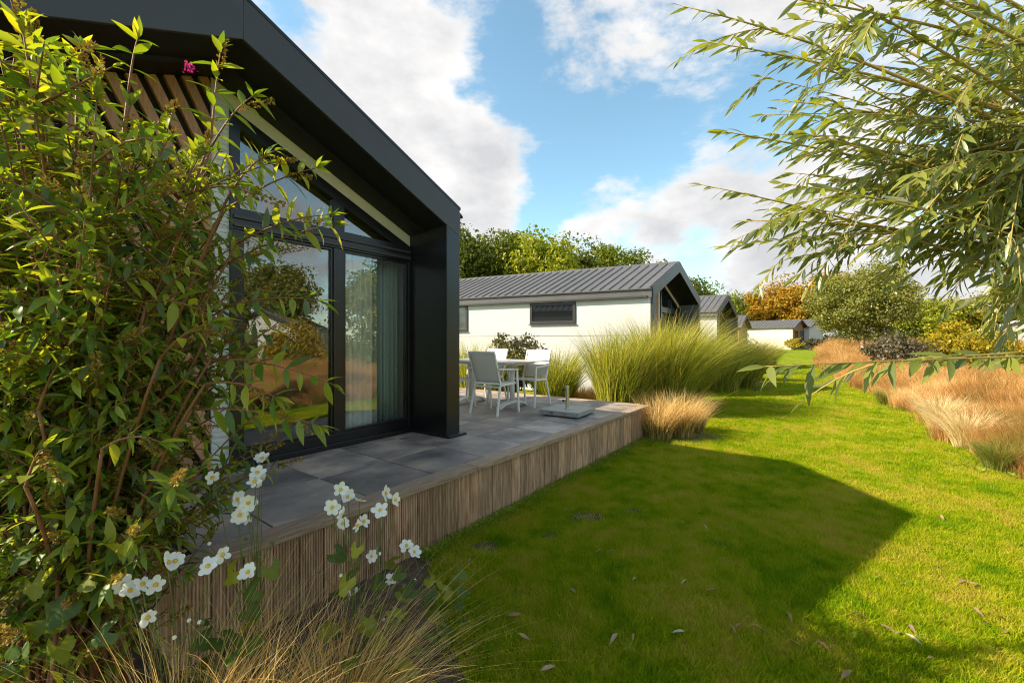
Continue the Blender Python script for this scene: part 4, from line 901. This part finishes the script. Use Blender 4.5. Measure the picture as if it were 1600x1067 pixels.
# ------------------------------------------------------------------ willow (foreground right)
def willow():
    base = Vector((3.3, 1.9, 0)); root = empty('willow', base); tag(root, 'overhanging willow branches with narrow silvery leaves above the meadow side', 'tree')
    rnd = random.Random(11); P = []; Dr = []; UP = []; SZ = []
    tw = MB(); br = MB()
    def leaf(p, d, s): P.append(tuple(p)); Dr.append(tuple(d)); UP.append((rnd.gauss(0, .8), rnd.gauss(0, .8), 1)); SZ.append(s)
    def shoot(pts, sz, gap=.024, droop=.62, fwd=.85):
        ln = 0; side = 1
        for a, b in zip(pts, pts[1:]):
            seg = (b-a).length; d = (b-a).normalized(); s = -ln % gap
            while s < seg:
                p = a+d*s; ax = d.cross(Vector((rnd.gauss(0, .5), rnd.gauss(0, .5), 1))).normalized(); side = -side
                
                if rnd.random() < .9: leaf(p, d*fwd*rnd.uniform(.8, 1.5)+ax*side*rnd.uniform(.25, .8)+Vector((0, rnd.gauss(0, .2), -droop*rnd.uniform(-.2, 1.4))), sz*rnd.uniform(.5, 1.2))
                s += gap*rnd.uniform(.5, 1.6)
            ln += seg
        leaf(pts[-1], pts[-1]-pts[-2], sz*.7)
    hub = base+Vector((0, 0, 1.75))
    br.tube([(0, 0, -.05), (.02, .03, .8), (0, 0, 1.75), (-.05, .05, 2.6)], [.11, .09, .075, .04], 10)
    tips = [(1062, 8, 1.9), (1105, 65, 1.85), (1130, 205, 1.8), (1095, 288, 1.75), (1135, 385, 1.75), (1240, 402, 1.9), (1240, 270, 1.8), (1190, 120, 2.0), (1250, 30, 1.7), (1225, 330, 1.95), (1160, 345, 1.9), (1290, 215, 1.7), (1195, 572, .98), (1440, 560, 1.25), (1490, 470, 1.6), (1530, 420, 1.5)]
    for i in range(54):
        tips.append((rnd.uniform(1180, 1640), rnd.uniform(-120, 330)+rnd.uniform(0, 60), rnd.uniform(1.3, 2.7)))
    for i in range(20): tips.append((rnd.uniform(1360, 1640), rnd.uniform(250, 400), rnd.uniform(1.4, 2.3)))
    for i, (x, y, D) in enumerate(tips):
        e = px(x, y, D); hk = hub+Vector((rnd.gauss(0, .06), rnd.gauss(0, .06), rnd.uniform(-.3, .8)))
        if D < 1.3: hk.z = 1.5+rnd.uniform(-.05, .1)
        mid = hk.lerp(e, .55)+Vector((0, 0, rnd.uniform(.06, .30) if D > 1.3 else .02)); st = bezier(hk, mid, e, 12)
        r0 = rnd.uniform(.007, .014); br.tube([p-base for p in st], [r0*(1-.85*k/12) for k in range(13)], 6)
        big = 1.15 if D < 1.3 else 1
        shoot(st[5:], .092*big*rnd.uniform(.85, 1.2), gap=.021 if D > 1.3 else .028, fwd=.85 if D > 1.3 else 1.15)
        for j in range(rnd.randint(5, 7) if D > 1.3 else 1):
            k = rnd.randint(4, 10); p = st[k]; d = (st[k+1]-st[k]).normalized(); a = rnd.gauss(0, 1)
            o = (d+Vector((rnd.gauss(0, .25), rnd.gauss(0, .35), rnd.gauss(-.22, .36)))).normalized(); L_ = rnd.uniform(.16, .40)
            t = bezier(p, p+o*L_*.5, p+o*L_+Vector((0, 0, -.32*L_)), 5); tw.tube([q-base for q in t], [.003, .0026, .0023, .002, .0016, .001], 5)
            shoot(t, .088*rnd.uniform(.85, 1.2), gap=.021)
    br.build('branches', M['wiltwig'], root, smooth=True); tw.build('twigs', M['wiltwig'], root, smooth=True)['kind'] = 'stuff'
    split_leaves(root, .20, .18, M['willow'], P, Dr, UP, SZ, org=tuple(base))
    print('willow leaves', len(P))
willow()

# ------------------------------------------------------------------ anemones
def petal_mesh():
    V = []; Q = []; n = 5
    for i in range(n+1):
        u = i/n; w = .68*math.sin(math.pi*(.07+.73*u))*(1-.35*u**6)
        for j in range(4): k = (j/3-.5)*2; V.append((u, k*w*.62, .12*u*u+.10*(k*k)*u))
    for i in range(n):
        for j in range(3): a = i*4+j; Q.append((a, a+4, a+5, a+1))
    me = np_mesh('petal', np.array(V), np.array(Q)); me.materials.append(M['petal']); return me
PET = petal_mesh()
q = MB(); q.lathe([(.004, 0), (.0075, .002), (.008, .005), (.005, .008), (.001, .009)], 10); CEN = q.mesh('flower_centre'); CEN.materials.append(M['stamen'])
def lobed_mesh():
    n = 30; V = [(0, 0, 0)]
    for i in range(n+1):
        a = (i/n-.5)*4.9; r = (.62+.30*abs(math.cos(1.55*a))**.7)*(1+.06*math.cos(18*a)); V.append((.35+r*math.cos(a)*.75, r*math.sin(a)*.62, -.12*r*r+.05*math.cos(5*a)))
    V[0] = (.3, 0, .03); mb = MB(); mb.add(V, [(0, 1+i, 2+i) for i in range(n)]); me = mb.mesh('leaf'); me.materials.append(M['anemleaf'])
    for p in me.polygons: p.use_smooth = True
    return me
LOB = lobed_mesh()
def orient(o, d, up, s, p):
    X, Y, Z = frames(np.array([tuple(d)]), np.array([tuple(up)])); o.matrix_basis = Matrix([[X[0, k]*s, Y[0, k]*s, Z[0, k]*s, p[k]] for k in range(3)]+[[0, 0, 0, 1]])
def anemone(base, D, flowers, label, nl, leafpx=()):
    rnd = random.Random(int(base.x*1000)+3); root = empty('anemone', base); tag(root, label, 'flower', 'white anemones by the terrace')
    sm = MB()
    for (x, y, dz) in flowers:
        p = px(x, y, D+dz); fo = empty('flower', p-base); fo.parent = root
        nrm = (Vector((0, 0, CAMZ))-p).normalized()*.8+Vector((rnd.gauss(0, .55), rnd.gauss(0, .35), rnd.uniform(-.1, .7))); nrm.normalize()
        fo.rotation_euler = nrm.to_track_quat('Z', 'Y').to_euler(); sz = rnd.uniform(.022, .029)
        n = rnd.choice((5, 6, 6, 7)); a0 = rnd.uniform(0, 6)
        for k in range(n):
            o = bpy.data.objects.new('petal', PET); col.objects.link(o); o.parent = fo; a = a0+2*math.pi*k/n+rnd.gauss(0, .08); o.scale = (sz*rnd.uniform(.9, 1.12),)*3; o.rotation_euler = (rnd.gauss(0, .1), rnd.gauss(-.08, .16), a); o.location = (.003*math.cos(a), .003*math.sin(a), .0004*k)
        o = bpy.data.objects.new('flower_centre', CEN); col.objects.link(o); o.parent = fo; o.scale = (.9, .9, .9)
        b = p-base; g = Vector((b.x*.25+rnd.gauss(0, .03), b.y*.25+rnd.gauss(0, .03), b.z*.5)); pts = bezier(Vector((rnd.gauss(0, .03), rnd.gauss(0, .03), 0)), g, b-nrm*.002, 7); sm.tube(pts, [.0028, .0026, .0024, .0022, .002, .0018, .0016, .0015], 5)
        if rnd.random() < .6:
            c = pts[5]+Vector((rnd.gauss(0, .05), rnd.gauss(0, .03), rnd.uniform(.0, .07))); sm.tube([pts[4], (pts[4]+c)/2+Vector((0, 0, .01)), c], [.0016, .0013, .001], 4)
            q = MB(); q.lathe([(.001, -.006), (.006, -.002), (.0065, .003), (.003, .007), (.0005, .008)], 8); q.build('bud', M['petal'] if rnd.random() < .4 else M['stem'], root, loc=tuple(c))
    sm.build('stems', M['stem'], root, smooth=True)
    for i in range(nl):
        o = bpy.data.objects.new('leaf', LOB); col.objects.link(o); o.parent = root; a = rnd.uniform(0, 6.28); r = rnd.uniform(.05, .22); z = rnd.uniform(.10, .55)
        orient(o, (math.cos(a), math.sin(a), -.25), (rnd.gauss(0, .3), rnd.gauss(-.2, .3), 1), rnd.uniform(.045, .08), (r*math.cos(a), r*math.sin(a), z))
    for (x, y, s) in leafpx:
        o = bpy.data.objects.new('leaf', LOB); col.objects.link(o); o.parent = root; p = px(x, y, D-.02)-base
        orient(o, (rnd.uniform(-1, 1), rnd.uniform(-.4, .2), -.5), (rnd.gauss(0, .3), -.9, .9), s*.6, tuple(p))
W_ = lambda x, y: Vector((x, y, 0))
anemone(W_(-.62, 1.72), 1.62, [(519, 792, 0), (536, 803, -.03), (535, 817, .02), (560, 821, 0), (568, 814, .04), (532, 764, .03), (544, 776, .05), (562, 782, .02), (602, 770, .05), (617, 780, 0), (594, 797, 0)], 'white anemone with its blooms against the grooved boards, tallest cluster', 26, [(520, 860, .10), (560, 850, .08), (545, 900, .11)])
anemone(W_(-.42, 2.0), 1.85, [(635, 852, 0), (647, 862, 0), (580, 868, .05), (612, 905, .05), (553, 925, 0)], 'low white anemone with yellowing leaves where the lawn meets the boards', 24, [(650, 915, .11), (625, 920, .10), (600, 905, .10), (630, 890, .09)])
anemone(W_(-.98, 1.62), 1.55, [(332, 746, 0), (410, 716, .05), (402, 738, 0), (408, 750, .02), (398, 752, -.02), (370, 780, 0), (388, 785, 0), (374, 804, -.02), (388, 808, .02)], 'white anemone with blooms over the slabs beside the butterfly bush', 26, [(370, 885, .13), (405, 915, .12), (380, 950, .11), (420, 880, .10)])
anemone(W_(-1.12, 1.42), 1.36, [(193, 913, 0), (202, 922, -.02), (222, 912, 0), (243, 913, .02), (262, 878, 0), (274, 876, .02), (325, 884, 0), (347, 866, .04), (230, 964, -.04), (388, 893, .05)], 'white anemone with low blooms between the bush and straw feather grass', 26, [(110, 935, .14), (60, 960, .14), (180, 980, .12), (50, 900, .12), (150, 900, .11)])
anemone(W_(-1.5, 1.35), 1.3, [], 'leafy anemone without blooms at the foot of the butterfly bush', 12, [(30, 1000, .12), (90, 1000, .12), (40, 860, .1)])
# foreground feather grasses
FG = 'feather grasses before the terrace'
for (x, y, h, n, wind, lab) in [(-1.02, 1.30, .88, 700, (.1, -.05), 'straw feather grass arching under the low anemones'), (-.62, 1.52, .74, 800, (.30, -.08), 'straw feather grass sweeping toward the lawn in front of anemones'), (-.84, 1.46, .90, 200, (.02, 0), 'thin upright straw grass between two arching feather grasses')]:
    clump('feather_grass', x, y, lab, FG, [('blades', M['feather'], dict(n=n, rad=.10, h=h, spread=.8, droop=.35, width=.0032, wind=wind, hv=.55, K=9)), ('green_blades', M['feathergreen'], dict(n=int(n*.5), rad=.11, h=h*.62, spread=.8, droop=.35, width=.0028, hv=.5))], 'ornamental grass')

# ------------------------------------------------------------------ litter and weeds on the lawn
T, Q = leaf_template(.26, .25, 3, .5); LIT = np_mesh('fallen_leaf', T, Q); LIT.materials.append(M['litter'])
spots = [(988, 915), (1074, 914), (815, 970), (960, 868), (932, 870), (900, 935), (1150, 990), (1140, 985), (1175, 985), (1070, 997), (1345, 968), (1340, 970), (1375, 985), (1400, 1000), (1415, 1000), (1470, 810), (1475, 900), (1515, 920), (1510, 915), (1520, 958), (1555, 972), (1535, 985), (1570, 1000), (1250, 1020), (1275, 1010), (1330, 1060), (990, 1000), (965, 1000), (845, 1060), (1000, 715), (985, 708), (1072, 828), (1100, 826), (740, 925), (735, 880), (810, 1000), (1120, 930), (1420, 985), (1230, 965), (1450, 1040)]
for i, (x, y) in enumerate(spots):
    D = 1.55*FPX/(y-533); o = bpy.data.objects.new('fallen_leaf', LIT); col.objects.link(o); s = random.uniform(.05, .09); a = random.uniform(0, 6.28)
    o.location = ((x-800)/FPX*D, D, .040); o.scale = (s, s, s); o.rotation_euler = (random.gauss(0, .4), random.gauss(0, .15), a); tag(o, 'small dry fallen willow leaf lying on the green lawn', 'leaf', 'dry leaves scattered on the lawn')
def weed_mesh(n, seed):
    rs = np.random.default_rng(seed); P = []; d = []; sz = []
    for k in range(n):
        a = rs.uniform(0, 6.28); dirv = np.array([math.cos(a), math.sin(a), .35]); L_ = rs.uniform(.05, .10)
        for j in range(6):
            for sgn in (-1, 1): P.append(dirv*L_*j/6); d.append(dirv+sgn*np.array([-math.sin(a), math.cos(a), 0])*.9); sz.append(.03*(1-.1*j))
        P.append(dirv*L_*.6); d.append(dirv); sz.append(L_*.6)
    T, Q = leaf_template(.45, .15, 2, .2); V, q = scatter(T, Q, np.array(P), np.array(d), np.tile([0, 0, 1.], (len(P), 1)), np.array(sz)); me = np_mesh('weed', V, q, np.repeat(rs.random(len(P)), len(Q))); me.materials.append(M['weed']); return me
for i, (x, y) in enumerate([(920, 968), (1025, 945), (985, 1018), (1133, 795), (1360, 905), (1250, 805), (1325, 1000), (1410, 915), (885, 800), (1430, 1000)]):
    D = 1.55*FPX/(y-533); o = link('weed', weed_mesh(7, i), None, None, ((x-800)/FPX*D, D, .02)); o.scale = (.5,)*3; tag(o, 'small jagged leaved weed rosette growing in the lawn', 'weed', 'weed rosettes in the lawn')
